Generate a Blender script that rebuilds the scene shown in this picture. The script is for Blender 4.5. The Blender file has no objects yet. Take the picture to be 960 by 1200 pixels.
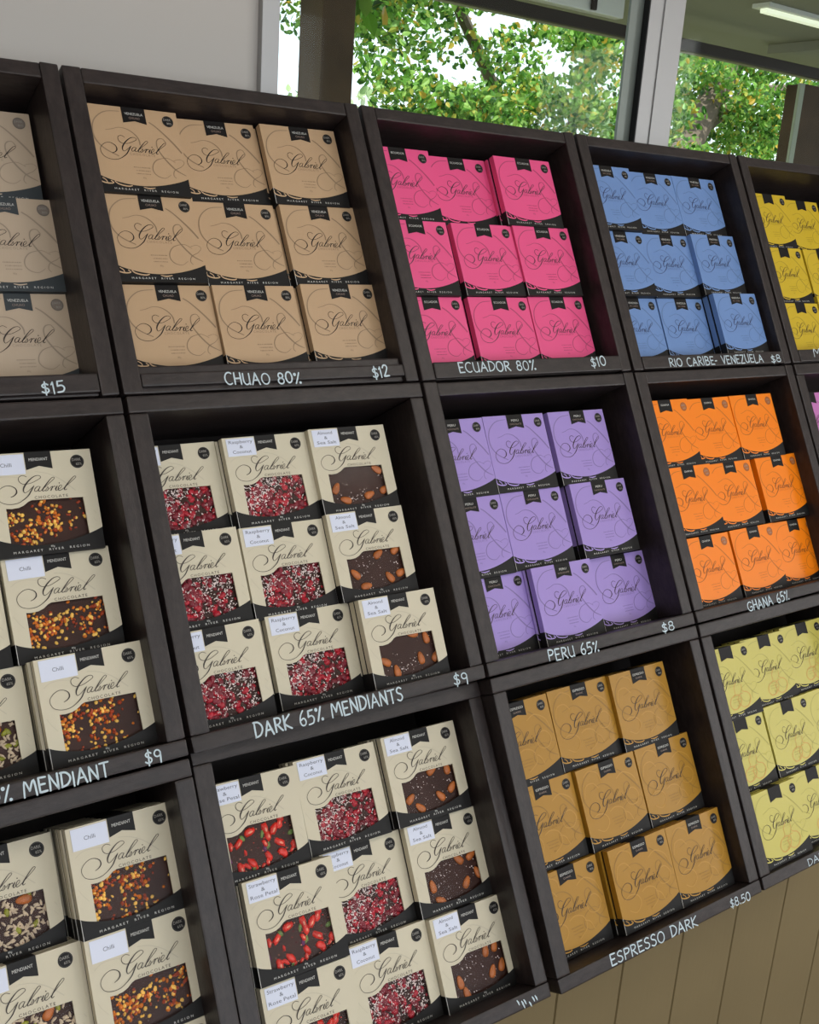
LOGO = [[[0.2003, 0.4234, 0.0027], [0.2342, 0.4097, 0.0072], [0.2582, 0.3826, 0.0107], [0.2555, 0.347, 0.0081], [0.2253, 0.3201, 0.0054], [0.1786, 0.31, 0.0036], [0.126, 0.3307, 0.0036], [0.0869, 0.3725, 0.0036], [0.0823, 0.4173, 0.0036], [0.1081, 0.4645, 0.0036], [0.1693, 0.4902, 0.0036], [0.2405, 0.4897, 0.0045], [0.2989, 0.4657, 0.0054], [0.3568, 0.4229, 0.009], [0.3872, 0.3831, 0.0098], [0.4154, 0.341, 0.0081], [0.4255, 0.3264, 0.0027]], [[0.3709, 0.2388, 0.0027], [0.3341, 0.2209, 0.0036], [0.2975, 0.2389, 0.0045], [0.2968, 0.2784, 0.0054], [0.3306, 0.306, 0.0045], [0.3941, 0.303, 0.0036], [0.4578, 0.2776, 0.0036], [0.497, 0.2534, 0.0045], [0.4805, 0.2314, 0.0036], [0.4336, 0.24, 0.0063], [0.3755, 0.2833, 0.0107], [0.3339, 0.3345, 0.0125], [0.3223, 0.3708, 0.009], [0.3333, 0.3917, 0.0045], [0.366, 0.3766, 0.0036], [0.4165, 0.3356, 0.0036]], [[0.4788, 0.3454, 0.0027], [0.4576, 0.338, 0.0036], [0.4303, 0.3572, 0.0063], [0.4236, 0.3818, 0.0054], [0.4413, 0.3838, 0.0036], [0.472, 0.3569, 0.0027]], [[0.4811, 0.3431, 0.0045], [0.4598, 0.3729, 0.0072], [0.4651, 0.3871, 0.0045], [0.4932, 0.3736, 0.0027], [0.558, 0.3223, 0.0036], [0.6175, 0.2761, 0.0036], [0.6187, 0.2605, 0.0036], [0.5967, 0.2652, 0.0045], [0.5458, 0.315, 0.0081], [0.4981, 0.3719, 0.009], [0.501, 0.3893, 0.0045], [0.5294, 0.3749, 0.0036], [0.5462, 0.3496, 0.0036], [0.5515, 0.3648, 0.0054], [0.5415, 0.3832, 0.0054], [0.5239, 0.3887, 0.0036], [0.5128, 0.3807, 0.0027]], [[0.5583, 0.3719, 0.0027], [0.5803, 0.3532, 0.0036], [0.593, 0.3494, 0.0045]], [[0.5972, 0.3466, 0.0045], [0.5822, 0.3714, 0.0081], [0.57, 0.3912, 0.0072]], [[0.5822, 0.3714, 0.0027], [0.5993, 0.3545, 0.0036], [0.6141, 0.3493, 0.0063], [0.6151, 0.3579, 0.0036]], [[0.6112, 0.3777, 0.0027], [0.6222, 0.3641, 0.0036], [0.6374, 0.3477, 0.0054], [0.6192, 0.3794, 0.0081], [0.6218, 0.394, 0.0045], [0.6448, 0.3802, 0.0027], [0.6696, 0.3668, 0.0036], [0.6793, 0.3454, 0.0036], [0.663, 0.3438, 0.0045], [0.6425, 0.3732, 0.0072], [0.6492, 0.3953, 0.0054], [0.6841, 0.3821, 0.0027], [0.7543, 0.3314, 0.0036], [0.8177, 0.2835, 0.0036], [0.8249, 0.2662, 0.0036], [0.8039, 0.2684, 0.0045], [0.7525, 0.3169, 0.0072], [0.7045, 0.3724, 0.0098], [0.7022, 0.3936, 0.0063], [0.7232, 0.3859, 0.0027]], [[0.6561, 0.318, 0.0081], [0.6643, 0.3235, 0.0081]]]
SWIRL_M = [[[0.0465, 0.2676, 0.0036], [0.1065, 0.2303, 0.0036], [0.1873, 0.2219, 0.0036], [0.2906, 0.2375, 0.0027]], [[0.4525, 0.1903, 0.0045], [0.5565, 0.2148, 0.0054], [0.6558, 0.2683, 0.0063], [0.7347, 0.3366, 0.0072], [0.8045, 0.4081, 0.0072], [0.8555, 0.4588, 0.0054]], [[-0.0095, 0.4609, 0.0036], [0.0266, 0.5425, 0.0036], [0.0581, 0.605, 0.0036], [0.1066, 0.6717, 0.0036]], [[0.8849, 0.5488, 0.0045], [0.9423, 0.6188, 0.0045], [0.9642, 0.6524, 0.0036]], [[0.8754, 0.7182, 0.0027], [0.928, 0.692, 0.0027], [0.9572, 0.7369, 0.0027]]]
SWIRL_P = [[[0.6663, 0.1465, 0.0093], [0.7343, 0.1942, 0.0093], [0.8451, 0.3066, 0.0113], [0.9271, 0.4046, 0.0124], [0.9818, 0.4832, 0.0103], [1.0339, 0.5718, 0.0052]], [[0.8184, 0.381, 0.0083], [0.7878, 0.3313, 0.0052], [0.7342, 0.3402, 0.0072], [0.7083, 0.3886, 0.0083], [0.7165, 0.4704, 0.0093], [0.7682, 0.5641, 0.0103], [0.8322, 0.6462, 0.0113], [0.8912, 0.7029, 0.0093], [0.9823, 0.7524, 0.0052]], [[0.883, 0.6022, 0.0031], [0.8099, 0.5613, 0.0041], [0.7474, 0.5655, 0.0041], [0.669, 0.5961, 0.0062], [0.6195, 0.6602, 0.0072], [0.6146, 0.7311, 0.0072], [0.6594, 0.7833, 0.0062], [0.7375, 0.7983, 0.0041], [0.8084, 0.7536, 0.0031]], [[0.8667, 0.583, 0.0031], [0.9433, 0.5626, 0.0031], [0.9873, 0.5953, 0.0031], [0.9444, 0.6489, 0.0041], [0.8624, 0.6947, 0.0062], [0.8383, 0.7567, 0.0062], [0.8614, 0.7903, 0.0041]], [[0.1672, 0.2862, 0.0031], [0.2319, 0.2713, 0.0041], [0.3197, 0.2443, 0.0041], [0.4098, 0.2588, 0.0062], [0.4818, 0.311, 0.0083], [0.516, 0.3708, 0.0103], [0.5187, 0.4325, 0.0083]], [[0.3561, 0.052, 0.005], [0.184, 0.0766, 0.0066], [0.0547, 0.1947, 0.0083], [0.0306, 0.3684, 0.0099], [0.1116, 0.4982, 0.0083], [0.2622, 0.5812, 0.0066]]]
CHALK = [[[0, 1], "CHUAO 80%", [1.3074, -0.9577], [1.5565, -0.9629], 0.0348], [[0, 1], "$12", [1.8169, -0.9568], [1.8798, -0.9535], 0.0354], [[0, 0], "$15", [0.7868, -0.9611], [0.8467, -0.9592], 0.0313], [[0, 2], "ECUADOR 80%", [2.1638, -0.9523], [2.5088, -0.9519], 0.0346], [[0, 2], "$10", [2.7833, -0.9513], [2.8603, -0.9471], 0.035], [[0, 3], "RIO CARIBE- VENEZUELA", [3.209, -0.965], [3.797, -0.9612], 0.0338], [[0, 3], "$8", [3.8534, -0.9666], [3.9198, -0.9648], 0.0332], [[1, 1], "DARK 65% MENDIANTS", [1.1857, -1.9454], [1.6735, -1.9454], 0.0384], [[1, 1], "$9", [1.8663, -1.9444], [1.9191, -1.9473], 0.0333], [[1, 0], "65% MENDIANT", [0.4784, -1.9402], [0.7824, -1.9465], 0.0348], [[1, 0], "$9", [0.876, -1.9422], [0.9189, -1.9441], 0.0317], [[1, 2], "PERU 65%", [2.261, -1.9439], [2.4911, -1.9531], 0.0357], [[1, 2], "$8", [2.8128, -1.9455], [2.8762, -1.9474], 0.033], [[1, 3], "GHANA 65%", [3.3022, -1.9526], [3.5647, -1.9479], 0.0354], [[2, 2], "ESPRESSO DARK", [2.2273, -2.9097], [2.6395, -2.9182], 0.0332], [[2, 2], "$8.50", [2.8162, -2.918], [2.9233, -2.9227], 0.0281], [[2, 3], "DARK", [3.2733, -2.9111], [3.4051, -2.9089], 0.0241], [[0, 4], "M", [4.1685, -0.9483], [4.2275, -0.9459], 0.0346]]
PACKS = [[0, 0, 0, 2, 0.6532, 0.0869, -0.1379, -0.0072], [0, 0, 1, 2, 0.671, 0.357, -0.1241, -0.001], [0, 0, 2, 2, 0.6669, 0.6306, -0.1388, -0.0036], [0, 1, 0, 0, 0.0787, 0.0729, -0.0716, -0.0019], [0, 1, 0, 1, 0.3598, 0.0686, -0.1076, 0.0207], [0, 1, 0, 2, 0.6479, 0.0715, -0.0792, 0.0084], [0, 1, 1, 0, 0.083, 0.3412, -0.0841, -0.0007], [0, 1, 1, 1, 0.3661, 0.3449, -0.1007, 0.012], [0, 1, 1, 2, 0.6617, 0.3436, -0.0851, 0.0137], [0, 1, 2, 0, 0.0894, 0.6159, -0.1014, 0.0001], [0, 1, 2, 1, 0.3723, 0.6187, -0.0896, 0.0025], [0, 1, 2, 2, 0.6692, 0.617, -0.0744, 0.0056], [0, 2, 0, 0, 0.0356, 0.1036, -0.0816, 0.0028], [0, 2, 0, 1, 0.3177, 0.1031, -0.1101, 0.0059], [0, 2, 0, 2, 0.6058, 0.103, -0.0633, -0.0043], [0, 2, 1, 0, 0.0375, 0.3753, -0.077, -0.0027], [0, 2, 1, 1, 0.342, 0.375, -0.0778, 0.0052], [0, 2, 1, 2, 0.6242, 0.3751, -0.0688, 0.0032], [0, 2, 2, 0, 0.0432, 0.6473, -0.0938, 0.006], [0, 2, 2, 1, 0.3507, 0.6484, -0.0899, -0.0041], [0, 2, 2, 2, 0.6329, 0.6468, -0.0861, 0.0015], [0, 3, 0, 0, 0.0546, 0.0961, -0.0626, 0.0054], [0, 3, 0, 1, 0.3368, 0.096, -0.0822, 0.0041], [0, 3, 0, 2, 0.6189, 0.0946, -0.0812, -0.0025], [0, 3, 1, 0, 0.0589, 0.3684, -0.0789, -0.0011], [0, 3, 1, 1, 0.3411, 0.3693, -0.0862, 0.0047], [0, 3, 1, 2, 0.6232, 0.3666, -0.0643, -0.001], [0, 3, 2, 0, 0.0676, 0.6406, -0.1048, -0.005], [0, 3, 2, 1, 0.3552, 0.641, -0.1029, -0.0098], [0, 3, 2, 2, 0.6418, 0.6402, -0.0441, 0.0006], [0, 4, 0, 0, 0.1858, 0.147, -0.122, 0.0003], [0, 4, 0, 1, 0.4843, 0.148, -0.1503, -0.0036], [0, 4, 1, 0, 0.1865, 0.4184, -0.1144, 0.0044], [0, 4, 1, 1, 0.4868, 0.4185, -0.1164, -0.0019], [0, 4, 2, 0, 0.1946, 0.6907, -0.111, -0.0035], [1, 0, 0, 2, 0.6332, 0.1145, -0.089, -0.0153], [1, 0, 1, 2, 0.6404, 0.3854, -0.1072, 0.0011], [1, 0, 2, 1, 0.3717, 0.657, -0.1225, -0.0005], [1, 0, 2, 2, 0.6649, 0.6548, -0.0633, 0.0069], [1, 1, 0, 0, 0.0237, 0.1134, -0.1419, 0.0042], [1, 1, 0, 1, 0.3127, 0.1146, -0.1065, 0.003], [1, 1, 0, 2, 0.5949, 0.1121, -0.0871, -0.0035], [1, 1, 1, 0, 0.0142, 0.3808, -0.091, 0.0016], [1, 1, 1, 1, 0.309, 0.3863, -0.1048, -0.0063], [1, 1, 1, 2, 0.5908, 0.3822, -0.0792, -0.0018], [1, 1, 2, 0, 0.0183, 0.6555, -0.0718, 0.0046], [1, 1, 2, 1, 0.334, 0.6517, -0.1039, -0.0075], [1, 1, 2, 2, 0.6163, 0.6575, -0.0404, -0.0119], [1, 2, 0, 0, 0.0078, 0.1141, -0.0884, -0.002], [1, 2, 0, 1, 0.29, 0.113, -0.0875, -0.0077], [1, 2, 0, 2, 0.5933, 0.1154, -0.0859, -0.0078], [1, 2, 1, 0, 0.0101, 0.3862, -0.0927, -0.0057], [1, 2, 1, 1, 0.2966, 0.3852, -0.0967, -0.0044], [1, 2, 1, 2, 0.6111, 0.387, -0.08, -0.0042], [1, 2, 2, 0, 0.05, 0.6563, -0.1081, -0.0006], [1, 2, 2, 1, 0.3323, 0.6583, -0.0684, -0.0075], [1, 2, 2, 2, 0.6657, 0.6621, -0.125, -0.0076], [1, 3, 0, 0, 0.0366, 0.1097, -0.0485, -0.0018], [1, 3, 0, 1, 0.3188, 0.1092, -0.0692, 0.0027], [1, 3, 0, 2, 0.601, 0.1086, -0.0655, -0.0011], [1, 3, 1, 0, 0.075, 0.3804, -0.049, -0.0015], [1, 3, 1, 1, 0.3572, 0.3804, -0.0729, 0.0042], [1, 3, 1, 2, 0.6687, 0.3803, -0.0707, 0.0036], [1, 3, 2, 0, 0.0909, 0.658, -0.0616, -0.0054], [1, 3, 2, 1, 0.4097, 0.6569, -0.0807, 0.0039], [1, 3, 2, 2, 0.7046, 0.6566, -0.0982, -0.0131], [2, 0, 0, 1, 0.3848, 0.1034, -0.1761, -0.0108], [2, 0, 0, 2, 0.6807, 0.1054, -0.1012, -0.0042], [2, 0, 1, 1, 0.3977, 0.3751, -0.1364, -0.0086], [2, 0, 1, 2, 0.6797, 0.3782, -0.1022, -0.0065], [2, 2, 0, 0, 0.0238, 0.1051, -0.1058, 0.0058], [2, 2, 0, 1, 0.3168, 0.1014, -0.114, -0.0035], [2, 2, 0, 2, 0.5989, 0.1042, -0.0974, -0.0031], [2, 2, 1, 0, 0.0581, 0.3762, -0.1099, -0.0018], [2, 2, 1, 1, 0.3428, 0.3777, -0.0937, 0.0106], [2, 2, 1, 2, 0.6351, 0.376, -0.0974, 0.0048], [2, 2, 2, 0, 0.0642, 0.6522, -0.0922, 0.0018], [2, 2, 2, 1, 0.3677, 0.6494, -0.0559, -0.0017], [2, 2, 2, 2, 0.6507, 0.6515, -0.056, -0.0051], [2, 3, 0, 0, 0.0433, 0.1132, -0.0608, -0.0112], [2, 3, 0, 1, 0.3256, 0.1135, -0.0976, -0.0121], [2, 3, 0, 2, 0.6195, 0.112, -0.1271, 0.0008], [2, 3, 1, 0, 0.0311, 0.3845, -0.0657, 0.0028], [2, 3, 1, 1, 0.3396, 0.3816, -0.0781, -0.0008], [2, 3, 2, 0, 0.072, 0.654, -0.022, 0.0038], [2, 1, 0, 0, 0.06, 0.116, -0.088, -0.0069], [2, 1, 0, 1, 0.352, 0.11, -0.112, 0.0013], [2, 1, 0, 2, 0.648, 0.106, -0.092, -0.0012], [2, 1, 1, 0, 0.108, 0.384, -0.067, -0.0066], [2, 1, 1, 1, 0.39, 0.385, -0.14, 0.0035], [2, 1, 1, 2, 0.672, 0.38, -0.109, -0.0076], [2, 1, 2, 0, 0.108, 0.66, -0.08, -0.0116], [2, 1, 2, 1, 0.398, 0.651, -0.113, -0.0085], [2, 1, 2, 2, 0.68, 0.656, -0.092, -0.0043]]
LEAN = 0.4866517852158598
KH = 0.9739109479633794
FPX = 1242.6239498757757
CAM_POS = [-0.05543371096036798, -1.7737352006705351, 2.6635172688022433]
CAM_R = [[0.8099277791740545, -0.21340599173405056, 0.5463285414601146], [-0.10943180334051694, -0.9700851557694634, -0.21670134049133472], [0.5762305727220417, 0.11572671793974502, -0.8090523183409717]]
WORLD, SUN, E_FRONT, E_SIDE, E_CEIL, EXPO = 2.3, 6.5, 33, 34, 8, 0.0
import bpy, bmesh, math, random
from mathutils import Vector, Matrix
from mathutils.geometry import tessellate_polygon
random.seed(7)
S = 0.36                     # metres per rack unit (one crate pitch)
PI = math.pi
scn = bpy.context.scene
COL = scn.collection
W, H, T = 0.279, 0.272, 0.030   # packet width, height, thickness in rack units
CAPZ = 1.65                  # height of the rack's top front edge above the floor

cl, sl = math.cos(LEAN), math.sin(LEAN)
RACK = Matrix(((1, 0, 0, 0), (0, sl, -cl, 0), (0, cl, sl, CAPZ), (0, 0, 0, 1)))
# rack frame: x along the wall, y up the leaning front, z out of it (metres)

# ------------------------------------------------------------------ helpers
def link(o, parent=None):
    COL.objects.link(o)
    if parent is not None:
        o.parent = parent
    return o

def setp(o, label=None, cat=None, group=None, kind=None):
    if label: o['label'] = label
    if cat: o['category'] = cat
    if group: o['group'] = group
    if kind: o['kind'] = kind
    return o

def empty(name, mat):
    o = bpy.data.objects.new(name, None)
    o.empty_display_size = 0.05
    COL.objects.link(o)
    o.matrix_world = mat
    return o

class MB:
    """collects faces with material slots"""
    def __init__(s): s.v = []; s.f = []; s.m = []
    def face(s, pts, m=0):
        b = len(s.v); s.v += [tuple(p) for p in pts]; s.f.append(tuple(range(b, b + len(pts)))); s.m.append(m)
    def poly(s, pts2, z, m=0, up=True):
        pts = [Vector((p[0], p[1], 0)) for p in pts2]
        tri = tessellate_polygon([pts])
        b = len(s.v); s.v += [(p[0], p[1], z) for p in pts2]
        for t in tri:
            a, c, d = [Vector(pts2[i]) for i in t]
            area = (c - a).x * (d - a).y - (c - a).y * (d - a).x
            t = t if (area > 0) == up else t[::-1]
            s.f.append(tuple(b + i for i in t)); s.m.append(m)
    def box(s, x0, x1, y0, y1, z0, z1, m=0, skip=()):
        P = [(x0,y0,z0),(x1,y0,z0),(x1,y1,z0),(x0,y1,z0),(x0,y0,z1),(x1,y0,z1),(x1,y1,z1),(x0,y1,z1)]
        F = dict(back=(0,3,2,1), front=(4,5,6,7), bottom=(0,1,5,4), right=(1,2,6,5), top=(2,3,7,6), left=(3,0,4,7))
        for k, f in F.items():
            if k not in skip: s.face([P[i] for i in f], m)
    def stroke(s, pts, z, m=0, sub=5, scale=1.0):
        P = smooth(pts, sub)
        n = len(P); L = []; Rr = []
        for i, (x, y, w) in enumerate(P):
            a = P[max(i-1, 0)]; b = P[min(i+1, n-1)]
            dx, dy = b[0]-a[0], b[1]-a[1]; d = math.hypot(dx, dy) or 1e-9
            nx, ny = -dy/d*w*scale/2, dx/d*w*scale/2
            L.append((x+nx, y+ny, z)); Rr.append((x-nx, y-ny, z))
        for i in range(n-1):
            s.face([Rr[i], Rr[i+1], L[i+1], L[i]], m)
    def add_mesh(s, me, mat, m=0):
        b = len(s.v); s.v += [tuple(mat @ v.co) for v in me.vertices]
        for p in me.polygons:
            s.f.append(tuple(b+i for i in p.vertices)); s.m.append(m)
    def mesh(s, name, mats, smoothed=False, weld=False):
        me = bpy.data.meshes.new(name)
        me.from_pydata(s.v, [], s.f)
        for m in mats: me.materials.append(m)
        me.polygons.foreach_set('material_index', s.m)
        if smoothed: me.polygons.foreach_set('use_smooth', [True]*len(s.f))
        if weld:
            bm = bmesh.new(); bm.from_mesh(me); bmesh.ops.remove_doubles(bm, verts=bm.verts, dist=1e-6); bm.to_mesh(me); bm.free()
        me.update()
        return me

def smooth(pts, sub):
    n = len(pts)
    if n == 2: return [tuple(p) for p in pts]
    out = []
    for i in range(n-1):
        p0 = pts[max(i-1,0)]; p1 = pts[i]; p2 = pts[i+1]; p3 = pts[min(i+2,n-1)]
        for k in range(sub):
            t = k/sub
            out.append(tuple(0.5*((2*b)+(-a+c)*t+(2*a-5*b+4*c-d)*t*t+(-a+3*b-3*c+d)*t**3) for a,b,c,d in zip(p0,p1,p2,p3)))
    out.append(tuple(pts[-1]))
    return out

def obj(name, me, parent=None, mat=None):
    o = bpy.data.objects.new(name, me)
    link(o, parent)
    if mat is not None: o.matrix_basis = mat
    return o

def bevel_box(name, x0, x1, y0, y1, z0, z1, m, bev=0.0015, seg=2, wob=0.0):
    bm = bmesh.new()
    bmesh.ops.create_cube(bm, size=1)
    for v in bm.verts:
        v.co = Vector(((x0+x1)/2+v.co.x*(x1-x0), (y0+y1)/2+v.co.y*(y1-y0), (z0+z1)/2+v.co.z*(z1-z0)))
        if wob:
            v.co += Vector((random.uniform(-wob, wob), random.uniform(-wob, wob), random.uniform(-wob, wob)))
    if bev:
        bmesh.ops.bevel(bm, geom=list(bm.edges), offset=bev, segments=seg, affect='EDGES', profile=0.6)
    me = bpy.data.meshes.new(name); bm.to_mesh(me); bm.free()
    me.materials.append(m)
    return me

# ------------------------------------------------------------------ materials
def srgb(r, g, b):
    f = lambda c: (c/255/12.92) if c/255 <= 0.04045 else ((c/255+0.055)/1.055)**2.4
    return (f(r), f(g), f(b), 1)

def mat(name, col, rough=0.6, spec=0.5, metal=0.0, bump=None, vary=None, coat=0.0):
    """plain procedural surface: bump=(scale, strength, stretch xyz), vary=(scale, amount)"""
    m = bpy.data.materials.new(name); m.use_nodes = True
    nt = m.node_tree; b = nt.nodes['Principled BSDF']
    b.inputs['Base Color'].default_value = col
    b.inputs['Roughness'].default_value = rough
    b.inputs['Specular IOR Level'].default_value = spec
    b.inputs['Metallic'].default_value = metal
    b.inputs['Coat Weight'].default_value = coat
    tc = nt.nodes.new('ShaderNodeTexCoord')
    if bump:
        mp = nt.nodes.new('ShaderNodeMapping'); mp.inputs['Scale'].default_value = bump[2]
        nt.links.new(tc.outputs['Object'], mp.inputs['Vector'])
        nz = nt.nodes.new('ShaderNodeTexNoise'); nz.inputs['Scale'].default_value = bump[0]; nz.inputs['Detail'].default_value = 5
        nt.links.new(mp.outputs[0], nz.inputs['Vector'])
        bp = nt.nodes.new('ShaderNodeBump'); bp.inputs['Strength'].default_value = bump[1]; bp.inputs['Distance'].default_value = 0.001
        nt.links.new(nz.outputs['Fac'], bp.inputs['Height']); nt.links.new(bp.outputs[0], b.inputs['Normal'])
    if vary:
        nz = nt.nodes.new('ShaderNodeTexNoise'); nz.inputs['Scale'].default_value = vary[0]; nz.inputs['Detail'].default_value = 6
        oi = nt.nodes.new('ShaderNodeObjectInfo')
        ad = nt.nodes.new('ShaderNodeVectorMath'); ad.operation = 'ADD'
        nt.links.new(tc.outputs['Object'], ad.inputs[0]); nt.links.new(oi.outputs['Random'], ad.inputs[1])
        nt.links.new(ad.outputs[0], nz.inputs['Vector'])
        mx = nt.nodes.new('ShaderNodeMix'); mx.data_type = 'RGBA'; mx.blend_type = 'MULTIPLY'
        rp = nt.nodes.new('ShaderNodeMapRange'); rp.inputs['From Min'].default_value = 0.3; rp.inputs['From Max'].default_value = 0.7
        rp.inputs['To Min'].default_value = 1-vary[1]; rp.inputs['To Max'].default_value = 1+vary[1]
        nt.links.new(nz.outputs['Fac'], rp.inputs['Value'])
        mx.inputs['Factor'].default_value = 1
        mx.inputs[6].default_value = col
        nt.links.new(rp.outputs[0], mx.inputs[7]); nt.links.new(mx.outputs[2], b.inputs['Base Color'])
    return m

def wood_mat(name, dark, light, rough, stretch, scuff=0.25):
    m = bpy.data.materials.new(name); m.use_nodes = True
    nt = m.node_tree; b = nt.nodes['Principled BSDF']
    N = nt.nodes.new; Lk = nt.links.new
    tc = N('ShaderNodeTexCoord'); oi = N('ShaderNodeObjectInfo')
    ad = N('ShaderNodeVectorMath'); ad.operation = 'ADD'; Lk(tc.outputs['Object'], ad.inputs[0]); Lk(oi.outputs['Random'], ad.inputs[1])
    mp = N('ShaderNodeMapping'); mp.inputs['Scale'].default_value = stretch; Lk(ad.outputs[0], mp.inputs['Vector'])
    n1 = N('ShaderNodeTexNoise'); n1.inputs['Scale'].default_value = 30; n1.inputs['Detail'].default_value = 8; n1.inputs['Roughness'].default_value = 0.65
    Lk(mp.outputs[0], n1.inputs['Vector'])
    r1 = N('ShaderNodeValToRGB'); r1.color_ramp.elements[0].position = 0.35; r1.color_ramp.elements[0].color = dark
    r1.color_ramp.elements[1].position = 0.7; r1.color_ramp.elements[1].color = light
    Lk(n1.outputs['Fac'], r1.inputs['Fac'])
    n2 = N('ShaderNodeTexNoise'); n2.inputs['Scale'].default_value = 90; n2.inputs['Detail'].default_value = 10; n2.inputs['Roughness'].default_value = 0.8
    Lk(ad.outputs[0], n2.inputs['Vector'])
    r2 = N('ShaderNodeMapRange'); r2.inputs['From Min'].default_value = 0.66; r2.inputs['From Max'].default_value = 0.8; r2.inputs['To Max'].default_value = scuff
    Lk(n2.outputs['Fac'], r2.inputs['Value'])
    mx = N('ShaderNodeMix'); mx.data_type = 'RGBA'; Lk(r2.outputs[0], mx.inputs['Factor']); Lk(r1.outputs[0], mx.inputs[6]); mx.inputs[7].default_value = srgb(120, 110, 104)
    Lk(mx.outputs[2], b.inputs['Base Color'])
    b.inputs['Roughness'].default_value = rough
    b.inputs['Specular IOR Level'].default_value = 0.4
    bp = N('ShaderNodeBump'); bp.inputs['Strength'].default_value = 0.35; bp.inputs['Distance'].default_value = 0.0012
    Lk(n1.outputs['Fac'], bp.inputs['Height']); Lk(bp.outputs[0], b.inputs['Normal'])
    return m

M_WH = wood_mat('black_stained_wood_level', srgb(34, 28, 28), srgb(52, 44, 43), 0.42, (2, 5, 5))
M_WV = wood_mat('black_stained_wood_upright', srgb(34, 28, 28), srgb(52, 44, 43), 0.42, (5, 2, 5))
M_BACK = mat('dark_back_board', srgb(26, 20, 20), 0.8)
M_BLACK = mat('black_card', srgb(28, 27, 27), 0.5, 0.22, vary=(6, 0.08))
M_SLATE = mat('slate_card', srgb(56, 62, 66), 0.5, 0.3)
M_PRINTW = mat('white_print', srgb(200, 200, 195), 0.6)
M_PRINTB = mat('black_print', srgb(50, 40, 34), 0.5)
M_BADGE = mat('badge_black', srgb(24, 22, 22), 0.5, .2)
M_BADGEG = mat('badge_taupe', srgb(122, 112, 103), 0.4)
M_STICK = mat('white_sticker', srgb(214, 220, 238), 0.45)
M_INK = mat('sticker_ink', srgb(90, 95, 110), 0.6)
M_CHALK = mat('chalk_paint', srgb(196, 212, 220), 0.9, .2)
M_CHOC = mat('dark_chocolate', srgb(56, 31, 24), 0.5, 0.25, bump=(60, 0.3, (1, 1, 1)), vary=(40, 0.2))

def glass(name, tint, rough, fac):
    m = bpy.data.materials.new(name); m.use_nodes = True
    nt = m.node_tree; nt.nodes.clear()
    o = nt.nodes.new('ShaderNodeOutputMaterial'); t = nt.nodes.new('ShaderNodeBsdfTransparent'); g = nt.nodes.new('ShaderNodeBsdfGlossy')
    t.inputs['Color'].default_value = tint; g.inputs['Roughness'].default_value = rough
    lw = nt.nodes.new('ShaderNodeLayerWeight'); lw.inputs['Blend'].default_value = 0.5
    pw = nt.nodes.new('ShaderNodeMath'); pw.operation = 'POWER'; pw.inputs[1].default_value = 4.0
    nt.links.new(lw.outputs['Facing'], pw.inputs[0])
    fr = nt.nodes.new('ShaderNodeMath'); fr.operation = 'MULTIPLY_ADD'; fr.inputs[1].default_value = 0.04; fr.inputs[2].default_value = fac
    nt.links.new(pw.outputs[0], fr.inputs[0])
    mx = nt.nodes.new('ShaderNodeMixShader')
    nt.links.new(fr.outputs[0], mx.inputs[0]); nt.links.new(t.outputs[0], mx.inputs[1]); nt.links.new(g.outputs[0], mx.inputs[2]); nt.links.new(mx.outputs[0], o.inputs['Surface'])
    return m
M_FILM = glass('clear_film', (0.97, 0.97, 0.97, 1), 0.1, .004)
M_PANE = glass('window_glass', (0.93, 0.96, 0.95, 1), 0.0, .006)

# ------------------------------------------------------------------ text
def text_mesh(body, align='CENTER', spacing=1.0, line=1.0):
    c = bpy.data.curves.new('t', 'FONT'); c.body = body; c.align_x = align; c.align_y = 'CENTER'
    c.size = 1; c.space_character = spacing; c.space_line = line; c.resolution_u = 2
    o = bpy.data.objects.new('t', c); COL.objects.link(o)
    dg = bpy.context.evaluated_depsgraph_get(); dg.update()
    me = bpy.data.meshes.new_from_object(o.evaluated_get(dg))
    bpy.data.objects.remove(o); bpy.data.curves.remove(c)
    return me
def put_text(mb, body, u, v, size, z, m, spacing=1.0, line=1.0, width=None, rot=0.0):
    """centred at fraction (u, v) of the packet front, size in rack units of cap height"""
    me = text_mesh(body, 'CENTER', spacing, line)
    s = size/0.7
    if width:
        xs = [q.co.x for q in me.vertices]; s2 = width/(max(xs)-min(xs)); sx = s2
    else: sx = s
    mt = Matrix.Translation((u*W, -v*H, z)) @ Matrix.Rotation(rot, 4, 'Z') @ Matrix.Diagonal((sx, s, 1, 1))
    mb.add_mesh(me, mt, m)
    bpy.data.meshes.remove(me)

# ------------------------------------------------------------------ packets
# packet frame: x right from the top-left front corner, y up (front spans 0..-H), z out; rack units * S
SC = Matrix.Diagonal((S, S, S, 1))
def scaled(me):
    me.transform(SC); me.update(); return me
def arc(u):                      # lower edge of the coloured card, fraction of the height
    return 0.803 + 0.112*math.sin(PI*min(max(u, 0), 1)**0.93)**0.85 - 0.012*u
def arc_pts(u0, u1, n=18):
    return [((u0+(u1-u0)*i/n)*W, -arc(u0+(u1-u0)*i/n)*H) for i in range(n+1)]
E1 = 0.0007
ZP = E1 + 0.0006                 # print sits on the wrapper

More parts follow.
